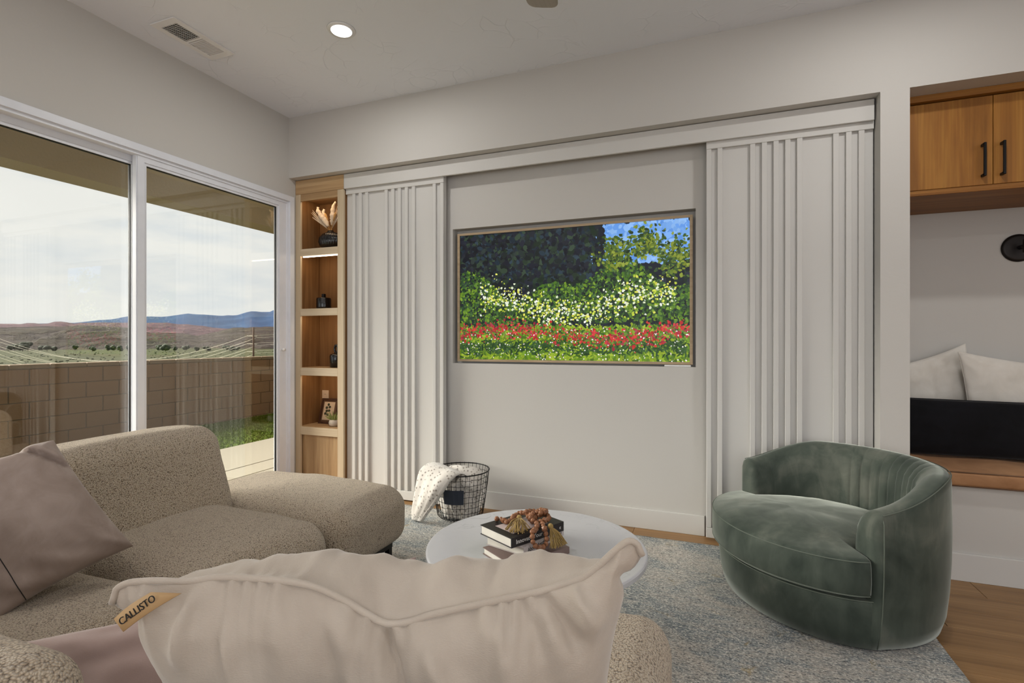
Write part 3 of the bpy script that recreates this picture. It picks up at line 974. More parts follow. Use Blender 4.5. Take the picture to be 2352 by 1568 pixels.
# ------------------------------------------------------------------ valance and sliding panels
obj('valance', bx(0.494, 4.063, CF, CF + 0.018, 2.437, 2.553, bev=0.003), 'trim', None, label='long greige valance board hiding the sliding panel track', cat='valance')
def panel(x0, x1, ribs, z0, label, bottom):
    t = thing('sliding_panel', ((x0 + x1) / 2, 0.115, 0), label, 'sliding panel')
    obj('board', bx(x0, x1, 0.107, 0.132, z0, 2.50), 'trim', t)
    obj('top_rail', bx(x0, x1, 0.088, 0.107, 2.396, 2.50, bev=0.002, seg=1), 'trim', t)
    if bottom:
        obj('bottom_rail', bx(x0, x1, 0.088, 0.107, z0, 0.08, bev=0.002, seg=1), 'trim', t)
    a, b = ribs[0]
    zb = 0.081 if bottom else z0
    src = obj('batten', bx(a, a + 0.0285, 0.0885, 0.107, zb, 2.3955, bev=0.0025, seg=2), 'trim', t)
    copies(src, [(q[0] - a, 0, 0) for q in ribs[1:]], t)
panel(0.497, 1.381, [(q,0) for q in (0.559, 0.621, 0.681, 0.863, 0.924, 0.983, 1.045, 1.108, 1.287, 1.3515)], 0.012, 'greige batten panel standing between oak shelves and wire basket', True)
panel(3.199, 4.066, [(q,0) for q in (3.200, 3.2625, 3.443, 3.506, 3.568, 3.629, 3.690, 3.871, 3.933, 3.994)], 0.02, 'greige batten panel behind the green armchair', True)

# ------------------------------------------------------------------ television
tv = thing('television', (2.283, 0.22, 1.07), 'wide wall television in a thin oak frame showing a garden picture', 'television')
TX0, TX1, TZ0, TZ1 = 1.446, 3.118, 1.072, 2.028
obj('body', bx(TX0 + 0.004, TX1 - 0.004, 0.2, 0.245, TZ0 + 0.004, TZ1 - 0.004), 'black', tv)
for pts in (((TX0, TZ0), (TX1, TZ0), (TX1 - 0.018, TZ0 + 0.016), (TX0 + 0.018, TZ0 + 0.016)), ((TX1, TZ0), (TX1, TZ1), (TX1 - 0.018, TZ1 - 0.016), (TX1 - 0.018, TZ0 + 0.016)), ((TX1, TZ1), (TX0, TZ1), (TX0 + 0.018, TZ1 - 0.016), (TX1 - 0.018, TZ1 - 0.016)), ((TX0, TZ1), (TX0, TZ0), (TX0 + 0.018, TZ0 + 0.016), (TX0 + 0.018, TZ1 - 0.016))):
    bm = B(); loft(bm, [[(x, 0.187, z) for x, z in pts], [(x, 0.212, z) for x, z in pts]]); obj('frame', bm, 'tvframe', tv)

def paint(nx, ny):
    """loose dabs of garden colour: dark trees, leafy shrubs, a sunny meadow, a corner of sky"""
    P = np.zeros((ny, nx, 3)); r = np.random.default_rng(21)
    X, Y = np.meshgrid(np.linspace(0, 1, nx), np.linspace(0, 1, ny))
    hills_ = 0.26 + 0.05 * np.sin(X * 5 + 1) + 0.02 * np.sin(X * 17)
    P[:] = (16, 22, 34)
    P[Y < hills_] = (92, 122, 22)
    def dabs(n, fx, cols, smin, smax, asp=1.6, jit=18):
        for _ in range(n):
            x, y = fx()
            c = np.array(cols[r.integers(len(cols))]) + r.uniform(-jit, jit)
            s = r.uniform(smin, smax); a = r.uniform(0, 3.14); s2 = s / asp
            i0, i1 = int((x - s) * nx), int((x + s) * nx) + 2
            j0, j1 = int((y - s * 1.8) * ny), int((y + s * 1.8) * ny) + 2
            i0, j0 = max(i0, 0), max(j0, 0); i1, j1 = min(i1, nx), min(j1, ny)
            if i1 <= i0 or j1 <= j0: continue
            dx = X[j0:j1, i0:i1] - x; dy = (Y[j0:j1, i0:i1] - y) * 0.5625
            u = dx * math.cos(a) + dy * math.sin(a); v = -dx * math.sin(a) + dy * math.cos(a)
            m = (u / s) ** 2 + (v / s2) ** 2 < 1
            P[j0:j1, i0:i1][m] = c
    U = r.uniform
    # sky in the top right
    dabs(900, lambda: (U(0.62, 1.0), U(0.72, 1.0)), [(96, 150, 226), (140, 184, 240), (118, 168, 234)], 0.008, 0.02, 1.4, 8)
    # dark wood
    dabs(2600, lambda: (U(0, 0.66), U(0.5, 1.0)), [(14, 18, 32), (22, 34, 30), (34, 52, 34), (12, 16, 24), (26, 44, 56)], 0.006, 0.018)
    dabs(1400, lambda: (U(0, 1), U(0.26, 0.62)), [(18, 32, 22), (24, 44, 26), (20, 26, 40)], 0.006, 0.018)
    # rolling leafy hedge line with its own rhythm
    top = lambda x: 0.60 + 0.10 * math.sin(x * 8 + 2.1) + 0.06 * math.sin(x * 19)
    def leafy():
        x = U(0, 1); return x, 0.28 + (top(x) - 0.28) * U(0, 1) ** 0.8
    dabs(5200, leafy, [(44, 78, 22), (78, 116, 26), (112, 146, 34), (30, 56, 28), (58, 92, 44), (20, 34, 30)], 0.003, 0.010)
    def tall():
        k = r.integers(3); cx, cy = ((0.72, 0.78), (0.84, 0.84), (0.95, 0.74))[k]
        return cx + r.normal(0, 0.035), cy + r.normal(0, 0.06)
    dabs(900, tall, [(96, 116, 30), (64, 92, 30), (38, 60, 30), (130, 144, 44)], 0.004, 0.010)
    # pale blossoms drifting through the hedge
    def drift(): x = U(0.1, 0.95); return x, 0.42 + 0.08 * math.sin(x * 9) + r.normal(0, 0.06)
    dabs(900, drift, [(236, 240, 226), (216, 226, 190), (222, 220, 90), (190, 206, 60)], 0.002, 0.006, 1.2)
    # meadow
    dabs(2600, lambda: (U(0, 1), U(0, 0.25)), [(100, 138, 20), (134, 164, 28), (78, 112, 22), (150, 170, 40)], 0.006, 0.018, 3.0)
    dabs(600, lambda: (U(0.0, 1.0), 0.10 + r.normal(0, 0.03)), [(38, 70, 26), (50, 84, 34)], 0.006, 0.016, 3.5)
    # a loose drift of red flowers all along the meadow
    def poppies(): x = U(0.0, 1.0); return x, 0.20 + 0.04 * math.sin(x * 7) + r.normal(0, 0.032)
    dabs(1500, poppies, [(52, 90, 30), (96, 130, 40), (182, 40, 40), (206, 56, 50), (160, 40, 60)], 0.003, 0.007, 1.3)
    dabs(260, lambda: (U(0, 1), U(0, 0.24)), [(238, 240, 230), (244, 226, 224)], 0.0015, 0.003, 1.0)
    return np.clip(P, 0, 255)
NX, NY = 420, 236
P = paint(NX, NY)
sx0, sx1, sz0, sz1 = TX0 + 0.018, TX1 - 0.018, TZ0 + 0.016, TZ1 - 0.016
vx = np.linspace(sx0, sx1, NX + 1); vz = np.linspace(sz0, sz1, NY + 1)
vv = np.zeros(((NX + 1) * (NY + 1), 3), dtype=np.float32)
gx, gz = np.meshgrid(vx, vz); vv[:, 0] = gx.ravel(); vv[:, 1] = 0.198; vv[:, 2] = gz.ravel()
ii = (np.arange(NY)[:, None] * (NX + 1) + np.arange(NX)[None, :]).ravel()
faces = np.stack([ii, ii + 1, ii + NX + 2, ii + NX + 1], 1)
me = bpy.data.meshes.new('screen')
me.vertices.add(len(vv)); me.vertices.foreach_set('co', vv.ravel())
me.loops.add(faces.size); me.loops.foreach_set('vertex_index', faces.ravel().astype(np.int32))
me.polygons.add(len(faces)); me.polygons.foreach_set('loop_start', (np.arange(len(faces)) * 4).astype(np.int32)); me.polygons.foreach_set('loop_total', np.full(len(faces), 4, dtype=np.int32))
me.update(calc_edges=True); me.validate()
ca = me.color_attributes.new('picture', 'FLOAT_COLOR', 'CORNER')
pl = P.reshape(-1, 3) / 255.0
pl = np.where(pl <= 0.04045, pl / 12.92, ((pl + 0.055) / 1.055) ** 2.4)
cc = np.ones((len(faces), 4, 4), dtype=np.float32); cc[:, :, :3] = pl[:, None, :]
ca.data.foreach_set('color', cc.ravel())
t = NT('television_picture')
at = t.n('Attribute', p_attribute_name='picture')
b = t.n('BsdfPrincipled', Base_Color=(0.01, 0.01, 0.012, 1), Roughness=0.35, Specular_IOR_Level=0.3)
t.t.links.new(at.outputs[0], b.inputs['Emission Color']); b.inputs['Emission Strength'].default_value = 0.95
t.t.links.new(b.outputs[0], t.out.inputs[0])
obj('screen', me, t.m, tv)
obj('remote_control', bx(2.945, 3.108, 0.176, 0.2, 1.0585, 1.069, bev=0.003), 'white', None, label='slim white remote control lying under the television corner', cat='remote control')

# ------------------------------------------------------------------ ceiling fittings
vt = thing('ceiling_vent', (0.305, -1.06, CEIL), 'white rectangular louvred air vent in the ceiling', 'air vent')
VX0, VX1, VY0, VY1 = 0.207, 0.403, -1.262, -0.864
bm = B()
for a in ((VX0, VX1, VY0, VY0 + 0.042), (VX0, VX1, VY1 - 0.042, VY1), (VX0, VX0 + 0.036, VY0 + 0.042, VY1 - 0.042), (VX1 - 0.036, VX1, VY0 + 0.042, VY1 - 0.042), (VX0 + 0.036, VX1 - 0.036, -1.069, -1.057)):
    box(bm, a[0], a[1], a[2], a[3], CEIL - 0.008, CEIL - 0.001)
obj('frame', bm, 'white', vt)
obj('duct', bx(VX0 + 0.036, VX1 - 0.036, VY0 + 0.042, VY1 - 0.042, CEIL - 0.0015, CEIL - 0.0005), 'vent_dark', vt)
def vslat(y, tilt):
    bm = B(); dy = 0.004 * tilt
    loft(bm, [[(VX0 + 0.036, y - 0.0045 - dy, CEIL - 0.009), (VX1 - 0.036, y - 0.0045 - dy, CEIL - 0.009), (VX1 - 0.036, y - 0.0035 - dy, CEIL - 0.009), (VX0 + 0.036, y - 0.0035 - dy, CEIL - 0.009)], [(VX0 + 0.036, y + 0.0035 + dy, CEIL - 0.002), (VX1 - 0.036, y + 0.0035 + dy, CEIL - 0.002), (VX1 - 0.036, y + 0.0045 + dy, CEIL - 0.002), (VX0 + 0.036, y + 0.0045 + dy, CEIL - 0.002)]])
    return bm
s1 = obj('slat', vslat(-1.046, -1.6), 'white', vt); copies(s1, [(0, 0.0125 * k, 0) for k in range(1, 12)], vt)
s2 = obj('slat', vslat(-1.214, 0.4), 'white', vt); copies(s2, [(0, 0.0125 * k, 0) for k in range(1, 12)], vt)
bm = B()
for k in range(7): box(bm, VX0 + 0.046 + k * 0.0165, VX0 + 0.048 + k * 0.0165, VY0 + 0.044, -1.07, CEIL - 0.0048, CEIL - 0.002)
obj('cross_vanes', bm, 'white', vt)

def downlight(x, y, lab, grp=None):
    t = thing('downlight', (x, y, CEIL), lab, 'ceiling light', grp)
    bm = B(); lathe(bm, [(0.058, -0.012), (0.06, -0.006), (0.078, -0.009), (0.082, -0.001), (0.058, -0.001), (0.058, -0.012)], (x, y, CEIL), 40, cap=False)
    obj('trim_ring', bm, 'white', t, True)
    bm = B(); lathe(bm, [(0.0005, -0.0105), (0.059, -0.0105), (0.059, -0.004), (0.0005, -0.004)], (x, y, CEIL), 40)
    obj('diffuser', bm, 'lamp', t)
    l = bpy.data.lights.new('downlight_lamp', 'AREA'); l.shape = 'DISK'; l.size = 0.11; l.energy = DOWNLIGHT_W; l.color = (1, 0.98, 0.95)
    o = bpy.data.objects.new('downlight_lamp', l); COL.objects.link(o); o.location = (x, y, CEIL - 0.013)
downlight(1.2, -0.82, 'round recessed ceiling light between the vent and television wall')
for x, y in ((4.1, -0.82), (1.2, -3.2), (4.1, -3.2), (1.2, -5.6), (4.1, -5.6), (6.6, -0.82), (6.6, -3.2), (6.6, -5.6)):  # ceiling lights out of view, added to brighten the room
    downlight(x, y, 'round recessed ceiling light added unseen over the open room', 'added fill lights over the open room')

# ceiling fan, one blade tip in view
FX, FY, FZ = 2.62, -1.80, 2.74
t = thing('ceiling_fan', (FX, FY, CEIL), 'ceiling fan with pale grey wooden blades', 'ceiling fan')
bm = B(); tube(bm, [(FX, FY, CEIL - 0.002), (FX, FY, FZ + 0.05)], 0.013, 12); obj('downrod', bm, 'white', t, True)
bm = B(); lathe(bm, [(0.07, -0.001), (0.06, -0.05), (0.02, -0.06)], (FX, FY, CEIL), 32); obj('canopy', bm, 'white', t, True)
bm = B(); lathe(bm, [(0.03, 0.07), (0.10, 0.05), (0.11, 0.0), (0.09, -0.05), (0.02, -0.07)], (FX, FY, FZ), 36); obj('motor', bm, 'white', t, True)
for k in range(5):
    a = math.radians(98 + 72 * k)
    d, s = Vector((math.cos(a), math.sin(a), 0)), Vector((-math.sin(a), math.cos(a), 0))
    outline = []
    for q in range(13): # rounded tip
        b = -math.pi / 2 + math.pi * q / 12
        ss = 1 if math.sin(b) >= 0 else -1
        outline.append((0.71 + 0.05 * abs(math.cos(b)) ** 0.9, 0.071 * ss * abs(math.sin(b)) ** 0.45))
    outline += [(0.14, 0.05), (0.14, -0.05)]
    C0 = Vector((FX, FY, FZ))
    bm = B()
    loft(bm, [[C0 + d * p[0] + s * p[1] + Vector((0, 0, 0.012 * p[1] / 0.07 + dz)) for p in outline] for dz in (-0.005, 0.005)])
    obj('blade', bm, 'fanwood', t)

# ------------------------------------------------------------------ rug
bm = B()
xs = np.linspace(RUG[0], RUG[1], 90); ys = np.linspace(RUG[2], RUG[3], 76)
V = []
for y in ys:
    V.append([bm.verts.new((x + (0.004 * noise.noise(Vector((y * 9, 1, 0))) if x in (xs[0], xs[-1]) else 0), y + (0.004 * noise.noise(Vector((x * 9, 2, 0))) if y in (ys[0], ys[-1]) else 0), 0.011 + 0.0015 * noise.noise(Vector((x * 8, y * 8, 0))))) for x in xs])
grid_faces(bm, V)
r = bmesh.ops.extrude_face_region(bm, geom=bm.faces[:])
for e in r['geom']:
    if isinstance(e, bmesh.types.BMVert): e.co.z = 0.001
rug = obj('rug', bm, 'rug', None, True, label='distressed blue grey and cream area rug on the oak floor', cat='rug')

# ------------------------------------------------------------------ sectional sofa
sofa = thing('sectional_sofa', (1.6, -2.2, 0), 'beige boucle sectional sofa wrapping round the marble table', 'sofa')
def dome(k, lean=0.0, zref=0.42, wob=0.006, seed=0.0):
    def f(p, q):
        d = max(0, 1 - q.x ** 2) * max(0, 1 - q.y ** 2)
        z = p.z + (k * d ** 0.6 if q.z > 0 else 0) * max(0, q.z)
        w = wob * fbm((p.x * 3 + seed, p.y * 3, p.z * 3), 3)
        return Vector((p.x - lean * (p.z - zref) + w, p.y + w, z + w))
    return f
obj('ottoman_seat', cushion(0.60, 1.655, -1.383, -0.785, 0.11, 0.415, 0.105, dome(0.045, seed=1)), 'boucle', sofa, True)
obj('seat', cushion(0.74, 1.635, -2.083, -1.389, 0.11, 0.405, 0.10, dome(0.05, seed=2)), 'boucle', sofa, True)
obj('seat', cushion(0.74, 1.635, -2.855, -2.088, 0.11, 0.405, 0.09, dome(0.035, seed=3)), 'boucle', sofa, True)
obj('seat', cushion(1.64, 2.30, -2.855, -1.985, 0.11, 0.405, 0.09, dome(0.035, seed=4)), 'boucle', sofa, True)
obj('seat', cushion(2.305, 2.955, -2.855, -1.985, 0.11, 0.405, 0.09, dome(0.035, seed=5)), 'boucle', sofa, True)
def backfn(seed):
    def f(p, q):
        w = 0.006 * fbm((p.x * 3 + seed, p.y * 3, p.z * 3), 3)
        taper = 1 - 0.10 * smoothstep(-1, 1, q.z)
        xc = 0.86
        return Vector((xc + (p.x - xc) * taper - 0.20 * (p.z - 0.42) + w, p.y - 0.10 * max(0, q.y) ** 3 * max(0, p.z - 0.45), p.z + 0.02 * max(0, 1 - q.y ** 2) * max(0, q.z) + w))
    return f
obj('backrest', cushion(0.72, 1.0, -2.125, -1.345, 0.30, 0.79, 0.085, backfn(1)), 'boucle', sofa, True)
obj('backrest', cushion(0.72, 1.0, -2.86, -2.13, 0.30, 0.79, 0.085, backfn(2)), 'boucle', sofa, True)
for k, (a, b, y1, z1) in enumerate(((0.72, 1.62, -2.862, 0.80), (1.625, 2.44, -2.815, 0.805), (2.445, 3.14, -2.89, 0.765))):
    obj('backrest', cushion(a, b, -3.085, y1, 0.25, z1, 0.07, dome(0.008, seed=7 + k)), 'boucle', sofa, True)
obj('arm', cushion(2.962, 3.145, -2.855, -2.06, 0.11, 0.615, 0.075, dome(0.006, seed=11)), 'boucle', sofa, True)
for x0, x1, y0, y1 in ((0.75, 1.58, -2.80, -0.86), (1.58, 3.08, -3.02, -2.06)):
    obj('base_rail', bx(x0, x1, y0, y1, 0.085, 0.125), 'black', sofa)
for x, y in ((1.56, -0.87), (0.72, -0.87), (1.56, -1.9), (3.07, -2.1), (3.07, -3.0), (0.78, -3.0), (0.78, -1.9), (2.2, -2.1)):
    obj('leg', bx(x - 0.014, x + 0.014, y - 0.014, y + 0.014, 0.012, 0.125), 'black', sofa)

# ------------------------------------------------------------------ cushions on the sofa
FW = Vector((-0.358, 0.934, 0)); RT = Vector((0.934, 0.358, 0))
def pillow_thing(name, label, cat, mat, args, kw, pipe=None, pipe_mat=None, group=None):
    bm, loop = pillow(*args, **kw)
    c = [sum(Vector(p)[i] for p in args[:4]) / 4 for i in range(3)]
    t = thing(name, (c[0], c[1], min(Vector(p).z for p in args[:4])), label, cat, group)
    obj('cover', bm, mat, t, True)
    if pipe:
        bm = B(); tube(bm, loop, pipe, 8, closed=True)
        obj('piping', bm, pipe_mat or mat, t, True)
    return t
def catmull(xs, ys, x):
    n = len(xs)
    x = min(max(x, xs[0]), xs[-1])
    i = min(max(int(np.searchsorted(xs, x)) - 1, 0), n - 2)
    t = (x - xs[i]) / (xs[i + 1] - xs[i])
    p0, p1, p2, p3 = ys[max(0, i - 1)], ys[i], ys[i + 1], ys[min(n - 1, i + 2)]
    return 0.5 * (2 * p1 + (p2 - p0) * t + (2 * p0 - 5 * p1 + 4 * p2 - p3) * t * t + (3 * p1 - p0 - 3 * p2 + p3) * t ** 3)
# big cream pillow slumped in the corner of the sofa: seam height, front crest height and fold lines along its width (metres)
PC = Vector((3.216 - 0.358 * 0.62, -3.277 + 0.934 * 0.62, 0.0))           # middle of its top seam, on the floor plan
SEAM_L = [-0.484, -0.478, -0.462, -0.43, -0.392, -0.355, -0.313, -0.276, -0.239, -0.203, -0.171, -0.153, -0.129, -0.098, -0.061, -0.014, 0.034, 0.070, 0.089, 0.106, 0.125, 0.141, 0.152, 0.158]
SEAM_Z = [0.904, 0.922, 0.929, 0.931, 0.930, 0.935, 0.934, 0.931, 0.924, 0.908, 0.889, 0.880, 0.881, 0.890, 0.898, 0.908, 0.918, 0.929, 0.937, 0.951, 0.968, 0.979, 0.975, 0.962]
CR_L = [-0.484, -0.43, -0.392, -0.33, -0.276, -0.22, -0.171, -0.13, -0.098, -0.03, 0.034, 0.070, 0.106, 0.158]
CR_Z = [0.90, 0.915, 0.920, 0.929, 0.934, 0.931, 0.925, 0.922, 0.924, 0.928, 0.934, 0.936, 0.935, 0.935]
FOLDS_B = [(-0.150, 0.03, -0.100, 0.36, 0.014, -0.013), (-0.095, 0.10, -0.03, 0.40, 0.02, 0.011), (-0.38, 0.05, -0.40, 0.20, 0.010, 0.009), (-0.335, 0.16, -0.325, 0.40, 0.013, 0.008), (-0.22, 0.12, -0.19, 0.40, 0.02, -0.006), (0.075, 0.03, 0.115, 0.20, 0.012, 0.012), (0.045, 0.03, 0.085, 0.18, 0.010, -0.010), (-0.02, 0.06, 0.02, 0.34, 0.022, 0.007), (-0.27, 0.1, -0.26, 0.4, 0.02, 0.006), (0.02, 0.05, 0.06, 0.3, 0.015, -0.006)]
FOLDS_F = [(-0.15, 0.02, -0.10, 0.20, 0.016, -0.007), (-0.10, 0.03, -0.06, 0.20, 0.014, 0.005), (-0.19, 0.02, -0.17, 0.25, 0.014, 0.008), (-0.33, 0.05, -0.36, 0.3, 0.012, -0.006), (-0.03, 0.04, 0.0, 0.22, 0.012, -0.006), (0.03, 0.04, 0.05, 0.25, 0.014, 0.006), (-0.26, 0.04, -0.24, 0.26, 0.012, 0.005)]
def fold_sum(folds, lx, t):
    w = 0.0
    for a0, t0, a1, t1, wd, am in folds:
        k = (t - t0) / (t1 - t0)
        if -0.3 < k < 1.3:
            c = a0 + (a1 - a0) * k
            w += am * math.exp(-((lx - c) / (wd * (0.6 + 0.7 * max(0, k)))) ** 2) * smoothstep(-0.3, 0.15, k) * (1 - smoothstep(0.85, 1.3, k))
    return w
def cream_pillow():
    NU, NT2 = 150, 44
    bm = B()
    us = [math.sin(math.pi / 2 * (-1 + 2 * i / NU)) * 0.35 + (-1 + 2 * i / NU) * 0.65 for i in range(NU + 1)]
    grid = {1: [], -1: []}
    seam = []
    for u in us:
        lx = -0.163 + 0.321 * u
        zs = catmull(SEAM_L, SEAM_Z, lx); zc = catmull(CR_L, CR_Z, lx)
        w = max(0.0, 1 - abs(u) ** 7) ** 0.5
        front = [(0, zs), (0.028, 0.35 * zs + 0.65 * zc - 0.004), (0.075, zc), (0.135, zc - 0.04), (0.215, 0.78), (0.25, 0.64), (0.235, 0.53), (0.20, 0.465)]
        back = [(0, zs), (-0.014, zs - 0.020), (-0.022, zs - 0.055), (-0.012, zs - 0.115), (0.015, 0.74), (0.065, 0.62), (0.125, 0.52), (0.20, 0.465)]
        kt = [0, 0.05, 0.13, 0.25, 0.45, 0.65, 0.83, 1.0]
        cols = {}
        for j in range(NT2 + 1):
            t = (j / NT2) ** 1.35
            F_ = [catmull(kt, [q[k] for q in front], t) for k in (0, 1)]
            B_ = [catmull(kt, [q[k] for q in back], t) for k in (0, 1)]
            mid = [(F_[k] + B_[k]) / 2 for k in (0, 1)]
            for s_, Q in ((1, F_), (-1, B_)):
                d, z = mid[0] + (Q[0] - mid[0]) * w, mid[1] + (Q[1] - mid[1]) * w
                side = 1 - 0.055 * math.exp(-((t - 0.10) / 0.06) ** 2) * abs(u) ** 10 - 0.05 * math.sin(math.pi * min(1, t * 1.1)) * abs(u) ** 3 - 0.06 * t
                l2 = -0.163 + (lx + 0.163) * side
                a = math.sin(math.pi * min(1.0, t * 4)) if t < 0.25 else 0.0
                g = 0.005 * math.sin(lx * 190 + 5 * math.sin(lx * 40)) * math.exp(-t / 0.09) * smoothstep(0, 0.012, t) * w
                disp = (fold_sum(FOLDS_B if s_ < 0 else FOLDS_F, lx, t) * (1.7 if s_ < 0 else 0.8) * smoothstep(0, 0.03, t) + g * (1 if s_ < 0 else 0.25) + 0.004 * fbm((lx * 16, t * 9, s_ * 3), 3) * smoothstep(0, 0.05, t)) * w
                nd, nz = (-0.95, 0.3) if s_ < 0 else (0.45, 0.9)
                cols[(s_, j)] = (l2, d + nd * disp, z + nz * disp)
        for s_ in (1, -1):
            col = []
            for j in range(NT2 + 1):
                if s_ == -1 and j in (0, NT2):
                    col.append(grid[1][-1][j]); continue
                l2, d, z = cols[(s_, j)]
                col.append(bm.verts.new(PC + RT * (l2 + 0.0) + FW * d + Vector((0, 0, z))))
            grid[s_].append(col)
        seam.append(grid[1][-1][0].co.copy())
    for s_ in (1, -1): grid_faces(bm, grid[s_])
    bmesh.ops.remove_doubles(bm, verts=bm.verts, dist=1e-5)
    return bm, seam, [v.co.copy() for v in grid[1][-1]] if False else None
cp = thing('throw_pillow', (PC.x - 0.15, PC.y, 0.46), 'large cream brushed pillow with piped edge and tan label', 'pillow')
_bm, _seam, _ = cream_pillow()
# side edges for the piping
obj('cover', _bm, 'cream', cp, True)
bm = B(); tube(bm, _seam, 0.0042, 8); obj('piping', bm, 'cream', cp, True)
# tan woven label sewn in at the corner
a, b, c, d = Vector((2.617, -2.872, 0.931)), Vector((2.650, -2.86, 0.930)), Vector((2.588, -2.884, 0.886)), Vector((2.575, -2.886, 0.899))
bm = B()
up_ = (-FW * 0.9 + Vector((0, 0, 0.43))).normalized()
ringsT = []
for i in range(9):
    s = i / 8
    p, q = d.lerp(a, s), c.lerp(b, s)
    bulge = up_ * (0.006 * math.sin(math.pi * s) + 0.004)
    ringsT.append([p + bulge, q + bulge, q + bulge - up_ * 0.0012, p + bulge - up_ * 0.0012])
loft(bm, ringsT)
tg = obj('label_ribbon', bm, 'tagcloth', cp, True, label='tan woven ribbon label reading CALLISTO')
ux = (a - d).normalized(); uy = (d - c); uy = (uy - ux * uy.dot(ux)).normalized()
text_obj('CALLISTO', 0.0115, (d + c) / 2 + ux * 0.006 - uy * 0.004 + up_ * 0.0095, ux, uy, 'ink', tg)

L_ = Vector((2.005, -2.715, 0.655)); R_ = Vector((2.60, -2.275, 0.735))
dn2 = Vector((0.14, -0.02, -0.30))
pillow_thing('throw_pillow', 'dusty mauve pillow tucked behind the large cream pillow', 'pillow', 'mauve', (L_, R_, R_ + Vector((0.10, -0.10, -0.28)), L_ + Vector((0.30, -0.10, -0.20))), dict(thick=0.15, n=44, conc=0.05, front_dir=(-0.5, 0.7, 0.4), wrinkle=0.006, seed=1.2, expo=0.4))
SEAMPTS = []
LN = Vector((0.80, -0.50, 0.33)).normalized()
def leather_fold(w, u, v, s_):
    if s_ > 0:
        # pinched fold running from the top edge to the right-hand edge
        ax, ay, bx_, by_ = 0.45, 1.0, 1.0, 0.42
        dx, dy = bx_ - ax, by_ - ay; L = math.hypot(dx, dy)
        q = ((u - ax) * dy - (v - ay) * dx) / L
        k = ((u - ax) * dx + (v - ay) * dy) / L / L
        g = smoothstep(-0.3, 0.1, k) * (1 - smoothstep(0.8, 1.1, k))
        w = w + LN * (-0.030 * math.exp(-((q - 0.03) / 0.06) ** 2) + 0.014 * math.exp(-((q + 0.12) / 0.10) ** 2)) * g
        # bunched bottom corner
        w = w + LN * 0.010 * math.sin(9 * u + 14 * v) * smoothstep(-0.6, -0.95, v) * (1 - v ** 10)
        if abs(u + 0.62) < 0.035 and v < 0.75:
            SEAMPTS.append((v, abs(u + 0.62), w + LN * 0.0008))
    return w
lp = pillow_thing('throw_pillow', 'taupe leather pillow leaning on the sofa back by the window', 'pillow', 'leather', (Vector((0.90, -2.50, 0.86)), Vector((1.135, -2.205, 0.885)), Vector((1.40, -2.115, 0.53)), Vector((1.33, -2.44, 0.43))), dict(thick=0.20, n=44, conc=0.06, front_dir=(0.8, -0.5, 0.3), chop=0.10, wrinkle=0.005, seed=5.0, expo=0.42, extra=leather_fold), None)
_best = {}
for v_, du_, w_ in SEAMPTS:
    if v_ not in _best or du_ < _best[v_][0]: _best[v_] = (du_, w_)
bm = B(); tube(bm, [_best[v_][1] for v_ in sorted(_best)], 0.0012, 5); obj('stitched_seam', bm, 'ink', lp)
pillow_thing('throw_pillow', 'pale taupe pillow hidden behind the leather pillow on the sofa', 'pillow', 'cream', (Vector((0.86, -2.80, 0.83)), Vector((0.98, -2.48, 0.80)), Vector((1.19, -2.52, 0.44)), Vector((1.16, -2.80, 0.44))), dict(thick=0.14, n=30, conc=0.06, front_dir=(1, -0.2, 0.3), wrinkle=0.004, seed=8.0))

# ------------------------------------------------------------------ coffee table
TC = (2.56, -1.30); TR_ = 0.44
tb = thing('coffee_table', (TC[0], TC[1], 0.012), 'round white marble coffee table standing on the rug', 'coffee table')
bm = B(); lathe(bm, [(0.02, 0.375), (TR_ - 0.006, 0.375), (TR_, 0.380), (TR_, 0.394), (TR_ - 0.004, 0.399), (TR_ - 0.008, 0.40), (0.02, 0.40)], (TC[0], TC[1], 0), 128); obj('top', bm, 'marble', tb, False)
bm = B(); lathe(bm, [(0.21, 0.013), (0.215, 0.02), (0.21, 0.03), (0.10, 0.06), (0.075, 0.12), (0.07, 0.25), (0.09, 0.33), (0.15, 0.374)], (TC[0], TC[1], 0), 48); obj('pedestal', bm, 'marble', tb, True)

